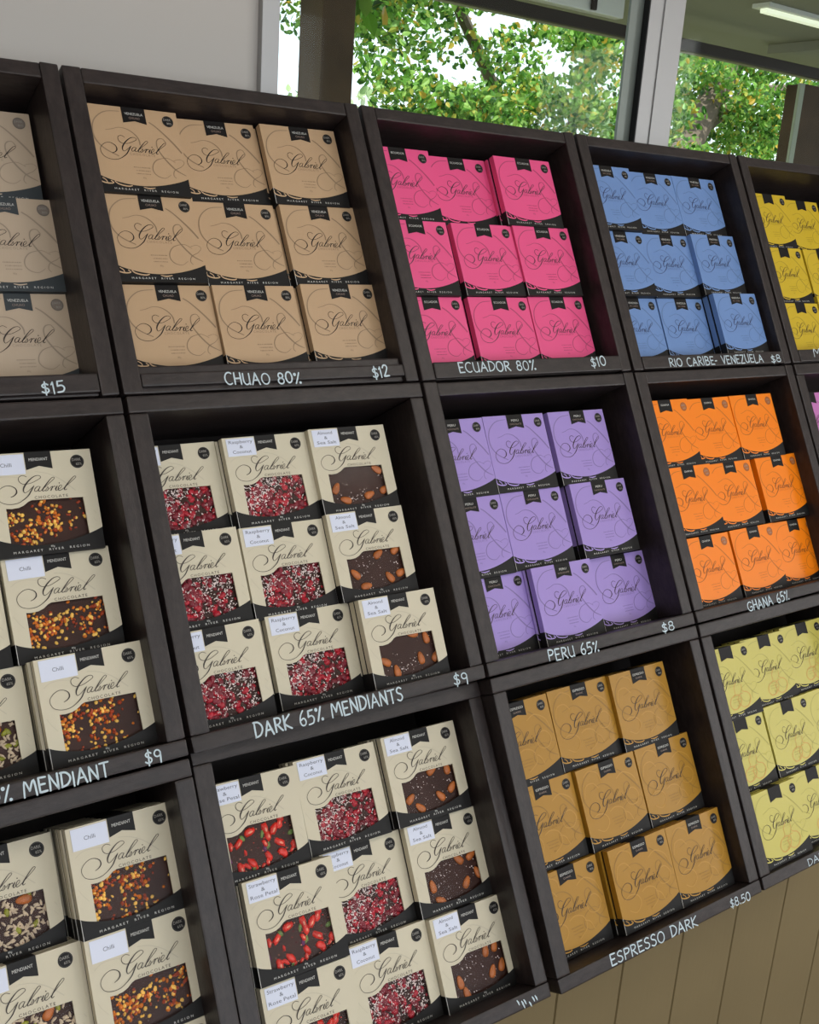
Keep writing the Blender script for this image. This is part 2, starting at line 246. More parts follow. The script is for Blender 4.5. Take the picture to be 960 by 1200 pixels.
def box_mesh(dark, light, loops, window):
    """the black inner carton: five sides plus the dark front below the arc with its small print"""
    mb = MB()
    mb.box(0, W, -H, 0, -T, 0, 0, skip=('front', 'left'))
    mb.box(0, .002, -H, 0, -T, 0, 0, skip=('front', 'right'))
    A = arc_pts(0, 1)
    mb.poly([(0, -H), (W, -H)] + [(x, y) for x, y in reversed(A)], 0, 0)
    if window:                   # inner rim of the window
        pass
    me0 = text_mesh('MARGARET  RIVER  REGION', 'CENTER', 1.6)
    xs = [v.co.x for v in me0.vertices]; k = 0.70*W/(max(xs)-min(xs))
    # letters follow a very shallow curve
    for v in me0.vertices:
        v.co.y = v.co.y*0.95
    mb.add_mesh(me0, Matrix.Translation((0.5*W, -0.958*H, 0.0005)) @ Matrix.Diagonal((k, .0062/.7, 1, 1)), 1)
    bpy.data.meshes.remove(me0)
    if window:
        put_text(mb, '80g', 0.51, 0.928, 0.0048, 0.0005, 1)
    # pale paper edge of the folded card at the lower front corners
    mb.stroke([(.0008, -arc(0)*H, .0014), (.0008, -H, .0014)], 0.0003, 1)
    if loops:
        for L in ([(0.006,0.832,.010),(0.006,0.868,.013),(0.045,0.893,.014),(0.105,0.902,.014),(0.150,0.893,.011),(0.125,0.868,.010)],
                  [(0.04,0.842,.008),(0.075,0.868,.010),(0.085,0.895,.008)],
                  [(0.165,0.872,.010),(0.195,0.899,.013),(0.255,0.917,.014),(0.315,0.922,.013),(0.350,0.912,.010)],
                  [(0.47,0.922,.006),(0.53,0.932,.014),(0.60,0.922,.008)]):
            mb.stroke([(u*W, -v*H, w*W) for u, v, w in L], 0.0005, 2, 5)
    return scaled(mb.mesh('box', [dark, M_PRINTW, light]))

WIN = [(0.144,0.528),(0.196,0.535),(0.259,0.529),(0.308,0.51),(0.352,0.478),(0.385,0.466),(0.865,0.477)]
def wrapper_mesh(card, printm, window, pods=None, texture=None):
    mb = MB(); z = E1
    if window:
        p = [(0, 0)] + arc_pts(0, 0.140, 5) + [(u*W, -v*H) for u, v in WIN] + arc_pts(0.869, 1, 5) + [(W, 0)]
        mb.poly(p, z, 0)
        # the thickness of the card round the window
        rim = [(0.140*W, -arc(.14)*H)] + [(u*W, -v*H) for u, v in WIN] + [(0.869*W, -arc(.869)*H)]
        for a, b in zip(rim, rim[1:]):
            mb.face([(a[0], a[1], z), (b[0], b[1], z), (b[0], b[1], z-0.004), (a[0], a[1], z-0.004)], 0)
    else:
        mb.poly([(0, 0)] + arc_pts(0, 1) + [(W, 0)], z, 0)
    yl, yr = -arc(0)*H, -arc(1)*H
    e = E1
    mb.face([(-e, 0, z), (-e, yl, z), (0, yl, z), (0, 0, z)], 0)
    mb.face([(W, 0, z), (W, yr, z), (W+e, yr, z), (W+e, 0, z)], 0)
    TS = T*.76
    mb.face([(-e, e, -TS), (-e, yl, -TS), (-e, yl, z), (-e, e, z)], 0)      # left side
    mb.face([(W+e, e, z), (W+e, yr, z), (W+e, yr, -TS), (W+e, e, -TS)], 0)  # right side
    mb.face([(-e, e, z), (W+e, e, z), (W+e, e, -TS), (-e, e, -TS)], 0)      # top
    mb.face([(-e, e, z), (-e, 0, z), (W+e, 0, z), (W+e, e, z)], 0)
    sw = SWIRL_M if window else SWIRL_P
    for s in sw:
        s = [q for q in s if 0.012 < q[0] < 0.988 and 0.01 < q[1] < arc(q[0])-0.012]
        if window: s = [q for q in s if not (0.12 < q[0] < 0.89 and q[1] > 0.45)]
        if len(s) > 1: mb.stroke([(u*W, -v*H, w*W*(1.2 if window else 1.55)) for u, v, w in s], ZP, 1)
    if not window:
        for i, (v, a, b) in enumerate([(0.695, .40, .585), (0.732, .42, .585), (0.768, .42, .58)]):
            n = 11
            for k in range(n):       # tiny lines of print, too small to read
                x0 = a+(b-a)*(k+0.12)/n; x1 = a+(b-a)*(k+0.12+random.uniform(.45, .8))/n
                mb.stroke([(x0*W, -v*H, .010*W), (x1*W, -v*H, .010*W)], ZP, 3)
        put_text(mb, '80g', 0.50, 0.815, 0.0050, ZP, 3)
        put_text(mb, 'CHOCOLATE', 0.525, 0.545, 0.0075, ZP, 3, spacing=1.35, width=0.28*W)
    else:
        put_text(mb, 'CHOCOLATE', 0.568, 0.448, 0.0075, ZP, 3, spacing=1.35, width=0.31*W, rot=-0.012)
    if pods:                         # cocoa pod outlines in a second colour
        for L in pods:
            mb.stroke([(u*W, -v*H, w*W) for u, v, w in L], ZP+0.0002, 2)
    return scaled(mb.mesh('wrapper', [card, printm, texture or printm, M_PRINTB if window else printm]))

def ribbon_mesh(dark, lines, window):
    mb = MB(); z = ZP+0.0003
    if window:
        a, b, tl, tr, nt = .376, .622, .172, .172, .138
    else:
        a, b, tl, tr, nt = .379, .640, .182, .182, .153
    mb.poly([(a*W, 0.0003), (a*W, -tl*H), ((a+b)/2*W, -nt*H), (b*W, -tr*H), (b*W, 0.0003)], z, 0)
    mb.face([(a*W, E1+.0006, z), (b*W, E1+.0006, z), (b*W, E1+.0006, -T), (a*W, E1+.0006, -T)], 0)
    mb.face([(a*W, E1+.0006, z), (a*W, 0, z), (b*W, 0, z), (b*W, E1+.0006, z)], 0)
    if lines:
        n = len(lines)
        for i, (t, wd, sz, mi) in enumerate(lines):
            put_text(mb, t, (a+b)/2, .073+.048*i, sz, z+.0004, mi, width=wd*W)
    return scaled(mb.mesh('ribbon_label', [dark, M_PRINTW, mat('ribbon_small_print', srgb(140, 120, 110), .5)]))

def badge_mesh(m, window):
    mb = MB(); z = ZP+0.0003; u, v, r = (.862, .118, .066) if window else (.888, .115, .064)
    pts = [(u*W+r*W*math.cos(2*PI*i/28), -v*H+r*W*math.sin(2*PI*i/28)) for i in range(28)]
    mb.poly(pts, z, 0)
    mb.stroke([(u*W+r*.88*W*math.cos(2*PI*i/28), -v*H+r*.88*W*math.sin(2*PI*i/28), .003*W) for i in range(29)], z+.0002, 2, 1)
    put_text(mb, 'DARK', u-.006, v-.018, .0078, z+.0004, 1, width=.085*W)
    put_text(mb, '65%' if window else '80%', u+.012, v+.026, .0070, z+.0004, 1, width=.055*W)
    return scaled(mb.mesh('round_badge', [m, mat('badge_print', srgb(150, 146, 140), .5), mat('badge_ring', srgb(70, 66, 64), .5)]))

def logo_mesh(window, ink):
    mb = MB()
    for s in LOGO:
        if window: q = [(u*W, -v*H, w*W) for u, v, w in s]
        else:      # same lettering, a little smaller and lower
            q = [((.070+(u-.0766)*.99)*W, -(.385+(v-.266)*1.06)*H, w*W) for u, v, w in s]
        mb.stroke([(a_, b_, max(c_*1.15, .0013)) for a_, b_, c_ in q], ZP+0.0005, 0, 6)
    return scaled(mb.mesh('lettering', [ink]))

# print colours follow the card colour
def shade(c, k): return tuple([max(0, min(1, x*k)) for x in c[:3]]+[1])
CARDS = dict(
    tan=(srgb(186,156,122), .42), taupe=(srgb(182,164,143), .5), pink=(srgb(232,84,138), .40), blue=(srgb(110,143,196), .55),
    yellow=(srgb(206,176,42), .5), purple=(srgb(160,138,206), .5), orange=(srgb(248,132,10), .5), gold=(srgb(170,125,40), 1.22),
    pale=(srgb(196,186,92), .62), cream=(srgb(205,197,174), .72), mauve=(srgb(196,120,184), .5))
RIB = dict(tan=[('VENEZUELA', .20, .0078, 1), ('CHUAO', .12, .0070, 2)], taupe=[('VENEZUELA', .20, .0078, 1), ('CHUAO', .12, .0070, 2)],
    pink=[('ECUADOR', .20, .0078, 1)], blue=[('VENEZUELA', .20, .0078, 1), ('RIO CARIBE', .16, .0060, 2)],
    yellow=[('DARK', .12, .0078, 1)], purple=[('PERU', .12, .0078, 1), ('CHOCOLATE', .19, .0058, 2)], orange=[('GHANA', .17, .0078, 1)],
    gold=[('ESPRESSO', .20, .0078, 1), ('DARK', .12, .0060, 2)], pale=[('DARK', .14, .0080, 1), ('MILK', .10, .0060, 2)],
    cream=[('MENDIANT', .175, .0080, 1)], mauve=[('DARK', .12, .0078, 1)])
RIB['yellow'] = RIB['mauve'] = RIB['pale'] = []
GOLDPAT = [[(.1,.1,.012),(.2,.05,.014),(.33,.1,.014),(.36,.2,.012)], [(.05,.35,.012),(.1,.22,.014),(.22,.2,.014),(.3,.28,.012)],
    [(.62,.25,.01),(.75,.2,.014),(.9,.28,.014),(.95,.4,.01)], [(.7,.45,.01),(.85,.42,.014),(.93,.52,.014),(.86,.62,.012),(.74,.6,.01),(.7,.5,.008)],
    [(.1,.62,.01),(.2,.58,.014),(.32,.62,.014),(.35,.72,.012),(.25,.8,.01),(.14,.75,.01)], [(.62,.66,.01),(.7,.7,.014),(.75,.8,.01)],
    [(.4,.6,.01),(.5,.57,.014),(.62,.62,.014),(.64,.75,.012),(.5,.84,.01)]]
PODS = [[(.56,.50,.010),(.50,.58,.012),(.50,.66,.012),(.40,.71,.014),(.36,.79,.016),(.42,.86,.016),(.53,.84,.016),(.60,.76,.014),(.56,.68,.014),(.46,.68,.012)],
    [(.66,.55,.010),(.66,.64,.012),(.76,.68,.014),(.80,.76,.016),(.73,.85,.016),(.62,.86,.014),(.54,.78,.014),(.57,.69,.012),(.66,.67,.010)],
    [(.50,.72,.008),(.55,.78,.009),(.50,.84,.008)]]
PK = {}
def packet_parts(kind):
    if kind in PK: return PK[kind]
    col, k = CARDS[kind]
    window = kind == 'cream'
    card = mat(kind+'_card', col, 0.4 if not window else 0.5, 0.35, bump=(14, 0.14, (1, 1, 1)))
    printm = mat(kind+'_swirl_print', shade(col, 1.25 if kind == 'gold' else (k+.14)), 0.5)
    tex = mat(kind+'_pod_print', srgb(204, 160, 78), .5) if kind == 'pale' else (mat('gold_pattern', shade(col, 1.16), .45) if kind == 'gold' else None)
    if kind in ('gold',):
        printm = mat('gold_fine_print', shade(col, .72), .5)
    dark = M_SLATE if kind == 'taupe' else M_BLACK
    light = mat(kind+'_loop_print', shade(col, 1.12), .5)
    ink = M_PRINTB if window or kind in ('tan','taupe','gold','pale','yellow') else mat(kind+'_logo_ink', shade(srgb(70, 48, 62), 1.0), .5)
    if kind == 'orange': ink = mat('orange_logo_ink', srgb(120, 66, 24), .5)
    if kind == 'blue': ink = mat('blue_logo_ink', srgb(52, 60, 96), .5)
    P = dict(box=box_mesh(dark, light, not window, window),
             wrapper=wrapper_mesh(card, printm, window, PODS if kind == 'pale' else (GOLDPAT if kind == 'gold' else None), tex),
             ribbon_label=ribbon_mesh(dark if kind == 'taupe' else M_BADGE if not window else M_BLACK, RIB[kind], window),
             round_badge=badge_mesh(M_BADGEG if kind == 'taupe' else (mat('badge_copper', srgb(176, 96, 30), .4) if kind == 'orange' else M_BADGE), window),
             lettering=logo_mesh(window, ink))
    PK[kind] = P
    return P

# ---- toppings on the mendiant bars -------------------------------------------------
bz = -0.0125                     # surface of the chocolate bar below the card
def inwin(u, v):
    if not (0.13 < u < 0.88): return False
    top = 0.54 if u < .28 else (0.47 if u > .39 else 0.54-(u-.28)/.11*.07)
    return top-.01 < v < arc(u)+.01
def blob(mb, u, v, rx, ry, rz, rot, m, seg=7, rings=4, jit=0.0, z=bz):
    cx, cy = u*W, -v*H; c, s_ = math.cos(rot), math.sin(rot)
    R0 = []
    for j in range(rings):
        a = j/rings*PI/2; ring = []
        for i in range(seg):
            t = 2*PI*i/seg; k = 1+random.uniform(-jit, jit)
            x, y = rx*math.cos(a)*math.cos(t)*k, ry*math.cos(a)*math.sin(t)*k
            ring.append((cx+x*c-y*s_, cy+x*s_+y*c, z+rz*math.sin(a)))
        R0.append(ring)
    b = len(mb.v)
    for r in R0: mb.v += r
    mb.v.append((cx, cy, z+rz))
    for j in range(rings-1):
        for i in range(seg):
            k2 = (i+1) % seg
            mb.f.append((b+j*seg+i, b+j*seg+k2, b+(j+1)*seg+k2, b+(j+1)*seg+i)); mb.m.append(m)
    for i in range(seg):
        mb.f.append((b+(rings-1)*seg+i, b+(rings-1)*seg+(i+1) % seg, b+rings*seg)); mb.m.append(m)
def rnd_uv():
    while True:
        u, v = random.uniform(.13, .88), random.uniform(.46, .93)
        if inwin(u, v): return u, v
def clumps(n, spread):
    c = [rnd_uv() for _ in range(n)]
    def f():
        while True:
            a = random.choice(c); u, v = random.gauss(a[0], spread), random.gauss(a[1], spread)
            if inwin(u, v): return u, v
    return f
def tm(n, c, r=.35, sub=0.0, spec=.5):
    m = mat(n, c, r, spec, vary=(120, .25))
    if sub:
        b = m.node_tree.nodes['Principled BSDF']; b.inputs['Subsurface Weight'].default_value = sub; b.inputs['Subsurface Scale'].default_value = .002
    return m
M_SEED = [tm('golden_chilli_seed', srgb(250, 200, 96), .22), tm('amber_chilli_seed', srgb(212, 116, 32), .25), tm('red_chilli_flake', srgb(160, 58, 18), .3)]
M_COCO = tm('coconut_shred', srgb(240, 226, 224), .6)
M_RASP = [tm('raspberry_crumb', srgb(172, 20, 42), .4), tm('dark_raspberry_crumb', srgb(120, 12, 34), .45)]
M_ALM = tm('almond_skin', srgb(178, 98, 40), .45)
M_SALT = tm('salt_flake', srgb(225, 210, 208), .3)
M_STRAW = [tm('strawberry_slice', srgb(214, 46, 34), .35), tm('strawberry_flesh', srgb(236, 150, 120), .4)]
M_PETAL = [tm('violet_petal', srgb(96, 30, 84), .6), tm('green_pistachio', srgb(104, 130, 62), .5)]
M_SUN = tm('sunflower_kernel', srgb(206, 186, 160), .5); M_PEP = tm('pumpkin_seed', srgb(140, 142, 36), .35)

def top_chilli():
    mb = MB(); f = clumps(9, .06)
    for _ in range(190):
        u, v = f() if random.random() < .8 else rnd_uv(); r = random.uniform(.0030, .0066)
        m = random.choices((0, 1, 2), (4, 4, 4))[0]
        blob(mb, u, v, r, r*random.uniform(.6, 1), r*.7, random.uniform(0, 3), m, 6, 3, .15)
    return scaled(mb.mesh('chilli_topping', M_SEED, True))
def top_rasp():
    mb = MB(); f = clumps(6, .10); g = clumps(6, .075)
    for _ in range(150):
        u, v = f() if random.random() < .6 else rnd_uv(); r = random.uniform(.0050, .0125)
        blob(mb, u, v, r, r*random.uniform(.6, 1), r*.5, random.uniform(0, 3), random.choice((1, 2, 2)), 7, 3, .25)
    for _ in range(400):
        u, v = g() if random.random() < .7 else rnd_uv(); r = random.uniform(.0022, .0046)
        blob(mb, u, v, r, r*.38, .0022, random.uniform(0, 3), 0, 5, 2, .2, bz+.0028)
    return scaled(mb.mesh('raspberry_and_coconut_topping', [M_COCO]+M_RASP, True))
def top_salt():
    mb = MB(); f = clumps(5, .07)
    for _ in range(60):
        u, v = f() if random.random() < .75 else rnd_uv(); r = random.uniform(.0007, .0024)
        blob(mb, u, v, r, r*.8, r*.5, random.uniform(0, 3), 0, 5, 2, .3)
    return scaled(mb.mesh('salt_flakes', [M_SALT], True))
def top_straw():
    mb = MB()
    for _ in range(26):
        u, v = rnd_uv(); r = random.uniform(.008, .020); a = random.uniform(0, 3)
        blob(mb, u, v, r, r*.55, r*.32, a, 0, 9, 3, .25)
        if random.random() < .6: blob(mb, u+.004, v+.004, r*.6, r*.3, r*.36, a, 1, 8, 3, .2)
    for _ in range(8):
        u, v = rnd_uv(); blob(mb, u, v, .010, .006, .002, random.uniform(0, 3), random.choice((2, 3)), 8, 3, .3)
    for _ in range(50):
        u, v = rnd_uv(); r = random.uniform(.0012, .003); blob(mb, u, v, r, r*.8, r*.6, 0, random.choice((0, 1, 4)), 5, 2, .3)
    return scaled(mb.mesh('strawberry_and_petal_topping', M_STRAW+M_PETAL+[M_RASP[1]], True))
def top_seeds():
    mb = MB()
    for _ in range(210):
        u, v = rnd_uv()
        if v < .58 and u > .6 and random.random() < .8: continue
        blob(mb, u, v, .0075, .0032, .0030, random.uniform(0, 3), 0, 7, 3, .1, bz+random.uniform(0, .002))
    for _ in range(7):
        u, v = rnd_uv(); blob(mb, u, v, .011, .0062, .004, random.uniform(0, 3), 1, 9, 3, .05, bz+.001)
    return scaled(mb.mesh('seed_topping', [M_SUN, M_PEP], True))
def almond_mesh():
    mb = MB()
    n, rg = 14, 7
    R0 = []
    for j in range(rg):
        a = j/(rg-1)*PI; x = -math.cos(a); w_ = (math.sin(a)**.8)*(1-.28*x)
        ring = [(x*.0205, w_*.0118*math.cos(2*PI*i/n), w_*.0055*math.sin(2*PI*i/n)) for i in range(n)]
        R0.append(ring)
    for j in range(rg-1):
        for i in range(n):
            k = (i+1) % n; mb.face([R0[j][i], R0[j][k], R0[j+1][k], R0[j+1][i]], 0)
    return scaled(mb.mesh('almond', [M_ALM], True, True))
ALM = almond_mesh()
TOP = dict(chilli=[top_chilli() for _ in range(4)], rasp=[top_rasp() for _ in range(4)], almond=[top_salt() for _ in range(3)],
           straw=[top_straw() for _ in range(3)], seeds=[top_seeds() for _ in range(2)])
TOPN = dict(chilli='chilli_seed_topping', rasp='raspberry_and_coconut_topping', almond='salt_flakes', straw='strawberry_and_petal_topping', seeds='seed_topping')
STK = dict(chilli='Chilli', rasp='Raspberry\n&\nCoconut', almond='Almond\n&\nSea Salt', straw='Strawberry\n&\nRose Petal', seeds=None)
def sticker_mesh(txt):
    mb = MB(); z = ZP+.0009
    mb.box(.038*W, .368*W, -.208*H, -.012*H, ZP, z, 0)
    if txt:
        lines = txt.split('\n')
        if len(lines) == 1: put_text(mb, txt, .20, .115, .0100, z+.0003, 1)
        else:
            for i, t in enumerate(lines):
                put_text(mb, t, .203, .052+.056*i, .0098, z+.0003, 1, width=min(.29, .030*len(t)+.01)*W)
    return scaled(mb.mesh('flavour_sticker', [M_STICK, M_INK]))
STM = {k: sticker_mesh(v) for k, v in STK.items()}
def film_mesh():
    mb = MB()
    mb.poly([(u*W, -v*H) for u, v in [(.139, .82)]+WIN+[(.87, .82)]] + [(x, y) for x, y in reversed(arc_pts(.15, .86, 14))], E1-.0022, 0)
    return scaled(mb.mesh('window_film', [M_FILM]))
FILM = film_mesh()
def bar_mesh():
    mb = MB()
    mb.box(.06*W, .94*W, -.955*H, -.42*H, -T+.003, bz, 0)
    return scaled(mb.mesh('chocolate_bar', [M_CHOC]))
BAR = bar_mesh()
# cream packets: the carton has an open front behind the window, so close its back and keep the bar inside

def make_packet(kind, flav, full=True):
    P = packet_parts(kind)
    t = bpy.data.objects.new('chocolate_packet', None); t.empty_display_size = .02; COL.objects.link(t)
    obj('box', P['box'], t)
    obj('wrapper', P['wrapper'], t)
    obj('ribbon_label', P['ribbon_label'], t)
    if full:
        obj('round_badge', P['round_badge'], t)
        obj('lettering', P['lettering'], t)
        if kind == 'cream':
            obj('flavour_sticker', STM[flav], t)
            bar = obj('chocolate_bar', BAR, t)
            o = obj(TOPN[flav], random.choice(TOP[flav]), bar); o['kind'] = 'stuff'
            if flav in ('almond', 'seeds'):
                spots = [(.33,.86),(.62,.50),(.80,.52),(.66,.78),(.84,.74),(.24,.72)] if flav == 'almond' else [(.66,.52)]
                for (u, v) in spots:
                    if flav == 'almond' and random.random() < .12: continue
                    u += random.uniform(-.04, .04); v += random.uniform(-.03, .03)
                    o = obj('almond', ALM, bar)
                    o.matrix_basis = Matrix.Translation((u*W*S, -v*H*S, (bz+.0015)*S)) @ Matrix.Rotation(random.uniform(0, PI), 4, 'Z')
            obj('window_film', FILM, t)
    return t
def dup(root):
    r = root.copy(); COL.objects.link(r)
    for ch in root.children:
        c = ch.copy(); COL.objects.link(c); c.parent = r
        for g in ch.children:
            d = g.copy(); COL.objects.link(d); d.parent = c
    return r

# ------------------------------------------------------------------ crates
def rk(x, y, z): return Vector((x*S, y*S, z*S))
DEP = 0.34
CR = {}
CR_NAME = {(0,0):"crate priced $15", (0,1):"crate chalked CHUAO 80%", (0,2):"crate chalked ECUADOR 80%", (0,3):"crate chalked RIO CARIBE", (0,4):"top right corner crate",
           (1,0):"crate left of DARK 65% MENDIANTS", (1,1):"crate chalked DARK 65% MENDIANTS", (1,2):"crate chalked PERU 65%", (1,3):"crate chalked GHANA 65%", (1,4):"crate right of GHANA",
           (2,0):"bottom left corner crate", (2,1):"crate left of ESPRESSO DARK", (2,2):"crate chalked ESPRESSO DARK", (2,3):"crate right of ESPRESSO DARK"}
CR_HOLD = {(0,0):'taupe', (0,1):'tan', (0,2):'pink', (0,3):'blue', (0,4):'bright yellow', (1,0):'chilli and seed mendiant', (1,1):'raspberry and almond mendiant', (1,2):'purple',
           (1,3):'orange', (1,4):'mauve', (2,0):'chilli and seed mendiant', (2,1):'strawberry, raspberry and almond', (2,2):'brown gold', (2,3):'pale yellow'}
FLOORB = {(0,0):-.0245, (0,1):-.039, (0,2):-.0077, (0,3):-.0148, (0,4):.0, (2,0):-.0064, (2,1):0}
def rodr(vx, vy, vz):
    v = Vector((vx, vy, vz)); return Matrix.Rotation(v.length, 4, v.normalized())
def crate_xf(r, c):
    base = Matrix.Translation(rk(c, -r*KH, 0))
    if (r, c) == (2, 1):
        cen = rk(1.5, -2.5*KH, -.1)
        return Matrix.Translation(cen+rk(0, .006, -.034)) @ rodr(*[math.radians(a) for a in (-2.53, .55, -1.16)]) @ Matrix.Translation(-cen) @ base
    return base
def make_crate(r, c):
    X = crate_xf(r, c)
    lab = 'black wooden crate of %s packets, %s' % (CR_HOLD[(r, c)], {0:'top row', 1:'middle row', 2:'bottom row'}[r])
    ch = {(0,0):'priced $15', (0,1):'chalked CHUAO 80%', (0,2):'chalked ECUADOR 80%', (0,3):'chalked RIO CARIBE- VENEZUELA', (0,4):'at the right edge',
          (1,0):'at the left edge', (1,1):'chalked DARK 65% MENDIANTS', (1,2):'chalked PERU 65%', (1,3):'chalked GHANA 65%', (1,4):'at the right edge',
          (2,0):'at the left edge', (2,1):'unmarked', (2,2):'chalked ESPRESSO DARK', (2,3):'at the right edge'}[(r, c)]
    root = empty('display_crate', RACK @ X)
    setp(root, lab+', '+ch, 'crate', 'black wooden crates stacked on the wall rack')
    g = .007; s_ = .055; tb = .048; x0, x1 = g, 1-g; y0, y1 = -.003, -KH+.003
    if (r, c) == (0, 1): x0 = .004
    fl = -(.927+FLOORB.get((r, c), 0))          # top of the floor board
    over = (r, c) in ((1,0), (1,1), (2,0), (2,1), (2,2), (2,3), (1,4))
    ws = .0004
    B = lambda nm, a, b, cc, d, e, f, m, bv=.0019: obj(nm, bevel_box(nm, a*S, b*S, cc*S, d*S, e*S, f*S, m, bv, 2, ws), root)
    ytop = y0-tb if over else y0
    fullbot = r > 0
    yb = fl if fullbot else y1
    if over: B('top_board', x0, x1, y0-tb, y0, -DEP, 0, M_WH)
    else:    B('top_board', x0+s_, x1-s_*.92, y0-tb, y0-.002, -DEP, -.004, M_WH)
    B('side_board', x0, x0+s_, yb+(.0008 if fullbot else 0), ytop-.0008, -DEP, -.002, M_WV)
    B('side_board', x1-s_*.92, x1, yb+(.0008 if fullbot else 0), ytop-.0008, -DEP, -.002, M_WV)
    if fullbot:
        B('bottom_board', x0, x1, y1, fl, -DEP, 0, M_WH)
    else:
        B('bottom_board', x0+s_, x1-s_*.92, y1+.004, fl, -DEP, -.016, M_WH)
        lip = B('front_lip', x0+s_+.001, x1-s_*.92-.001, {0:-.961, 1:-.9515, 2:-.968, 3:-.969, 4:-.968}[c], {0:-.908, 1:-.9135, 2:-.9105, 3:-.9165, 4:-.912}[c], -.015, 0, M_WH)
    B('back_panel', x0+s_+.001, x1-s_*.92-.001, fl+.001, y0-tb-.001, -DEP, -DEP+.02, M_BACK, 0)
    CR[(r, c)] = (root, X)
for r in range(3):
    for c in range(5):
        if (r, c) != (2, 4): make_crate(r, c)

# ---- chalk writing: simple capital strokes on a 1 x 1.4 body -----------------------
def circ(cx, cy, rx, ry, a0, a1, n=12):
    return [(cx+rx*math.cos(math.radians(a0+(a1-a0)*i/n)), cy+ry*math.sin(math.radians(a0+(a1-a0)*i/n))) for i in range(n+1)]
G = {
 'A': ([[(0,0),(.32,1)],[(.32,1),(.66,0)],[(.12,.36),(.56,.38)]], .68), 'B': ([[(.05,0),(.05,1)],[(.05,1),(.35,.97),(.48,.8),(.38,.6),(.05,.53)],[(.05,.53),(.42,.5),(.58,.3),(.45,.06),(.03,0)]], .6),
 'C': ([circ(.36,.5,.36,.5,55,305)], .62), 'D': ([[(.05,0),(.07,1)],[(.0,.98),(.35,.95),(.6,.7),(.62,.4),(.4,.1),(.02,0)]], .64),
 'E': ([[(.06,0),(.04,1)],[(.04,1),(.5,.98)],[(.05,.52),(.42,.52)],[(.06,0),(.54,.02)]], .54), 'G': ([circ(.38,.5,.38,.5,50,320),[(.38,.42),(.68,.42),(.66,.02)]], .7),
 'H': ([[(.03,0),(.03,1)],[(.55,0),(.53,1)],[(.03,.5),(.55,.52)]], .58), 'I': ([[(.05,0),(.05,1)]], .12), 'K': ([[(.04,0),(.04,1)],[(.54,1),(.06,.46),(.58,0)]], .58),
 'L': ([[(.04,1),(.05,0),(.48,.02)]], .5), 'M': ([[(.0,0),(.1,1),(.38,.35)],[(.38,.35),(.7,1),(.82,0)]], .82), 'N': ([[(.03,0),(.05,1)],[(.05,1),(.58,0)],[(.58,0),(.58,1)]], .62),
 'O': ([circ(.36,.5,.34,.48,90,450,14)], .72), 'P': ([[(.05,0),(.05,1)],[(.05,1),(.42,.95),(.54,.75),(.4,.52),(.05,.47)]], .55), 'R': ([[(.05,0),(.05,1)],[(.05,1),(.4,.95),(.5,.75),(.36,.54),(.06,.48)],[(.2,.5),(.58,0)]], .58),
 'S': ([[(.5,.88),(.3,1),(.08,.85),(.12,.62),(.42,.45),(.48,.18),(.26,0),(.02,.12)]], .54), 'T': ([[(0,.98),(.62,1)],[(.32,.98),(.32,0)]], .62),
 'U': ([[(.03,1),(.04,.3),(.2,.02),(.42,.05),(.54,.3),(.55,1)],[(.55,.4),(.57,0)]], .6), 'V': ([[(0,1),(.28,0)],[(.28,0),(.56,1)]], .56), 'Z': ([[(0,1),(.52,1)],[(.52,1),(.0,0)],[(0,0),(.55,.02)]], .56),
 '0': ([circ(.3,.5,.28,.48,90,450,14)], .6), '1': ([[(.0,.78),(.12,1)],[(.12,1),(.12,0)]], .2), '2': ([[(.02,.78),(.16,.98),(.38,.95),(.44,.72),(.25,.35),(.02,.02)],[(.02,.02),(.52,.03)]], .54),
 '5': ([[(.46,1),(.1,.98)],[(.1,.98),(.06,.55)],[(.06,.55),(.34,.6),(.5,.38),(.38,.08),(.02,.02)]], .52), '6': ([[(.36,1),(.12,.7),(.02,.3),(.14,.03),(.38,.03),(.48,.26),(.34,.48),(.08,.38)]], .52),
 '8': ([circ(.26,.75,.2,.23,-90,270,12),circ(.26,.26,.25,.26,90,450,12)], .54), '9': ([circ(.24,.72,.22,.25,10,370,12),[(.46,.78),(.44,0)]], .5),
 '$': ([[(.46,.78),(.28,.88),(.08,.74),(.14,.56),(.42,.42),(.46,.2),(.24,.06),(.02,.18)],[(.27,1.05),(.25,-.12)]], .52), '%': ([[(.5,1),(.12,0)],circ(.1,.85,.07,.08,0,360,8),circ(.52,.08,.05,.05,0,360,8)], .64),
 '-': ([[(0,.45),(.25,.47)]], .28), '.': ([circ(.06,.03,.03,.03,0,360,6)], .12), ' ': ([], .42)}
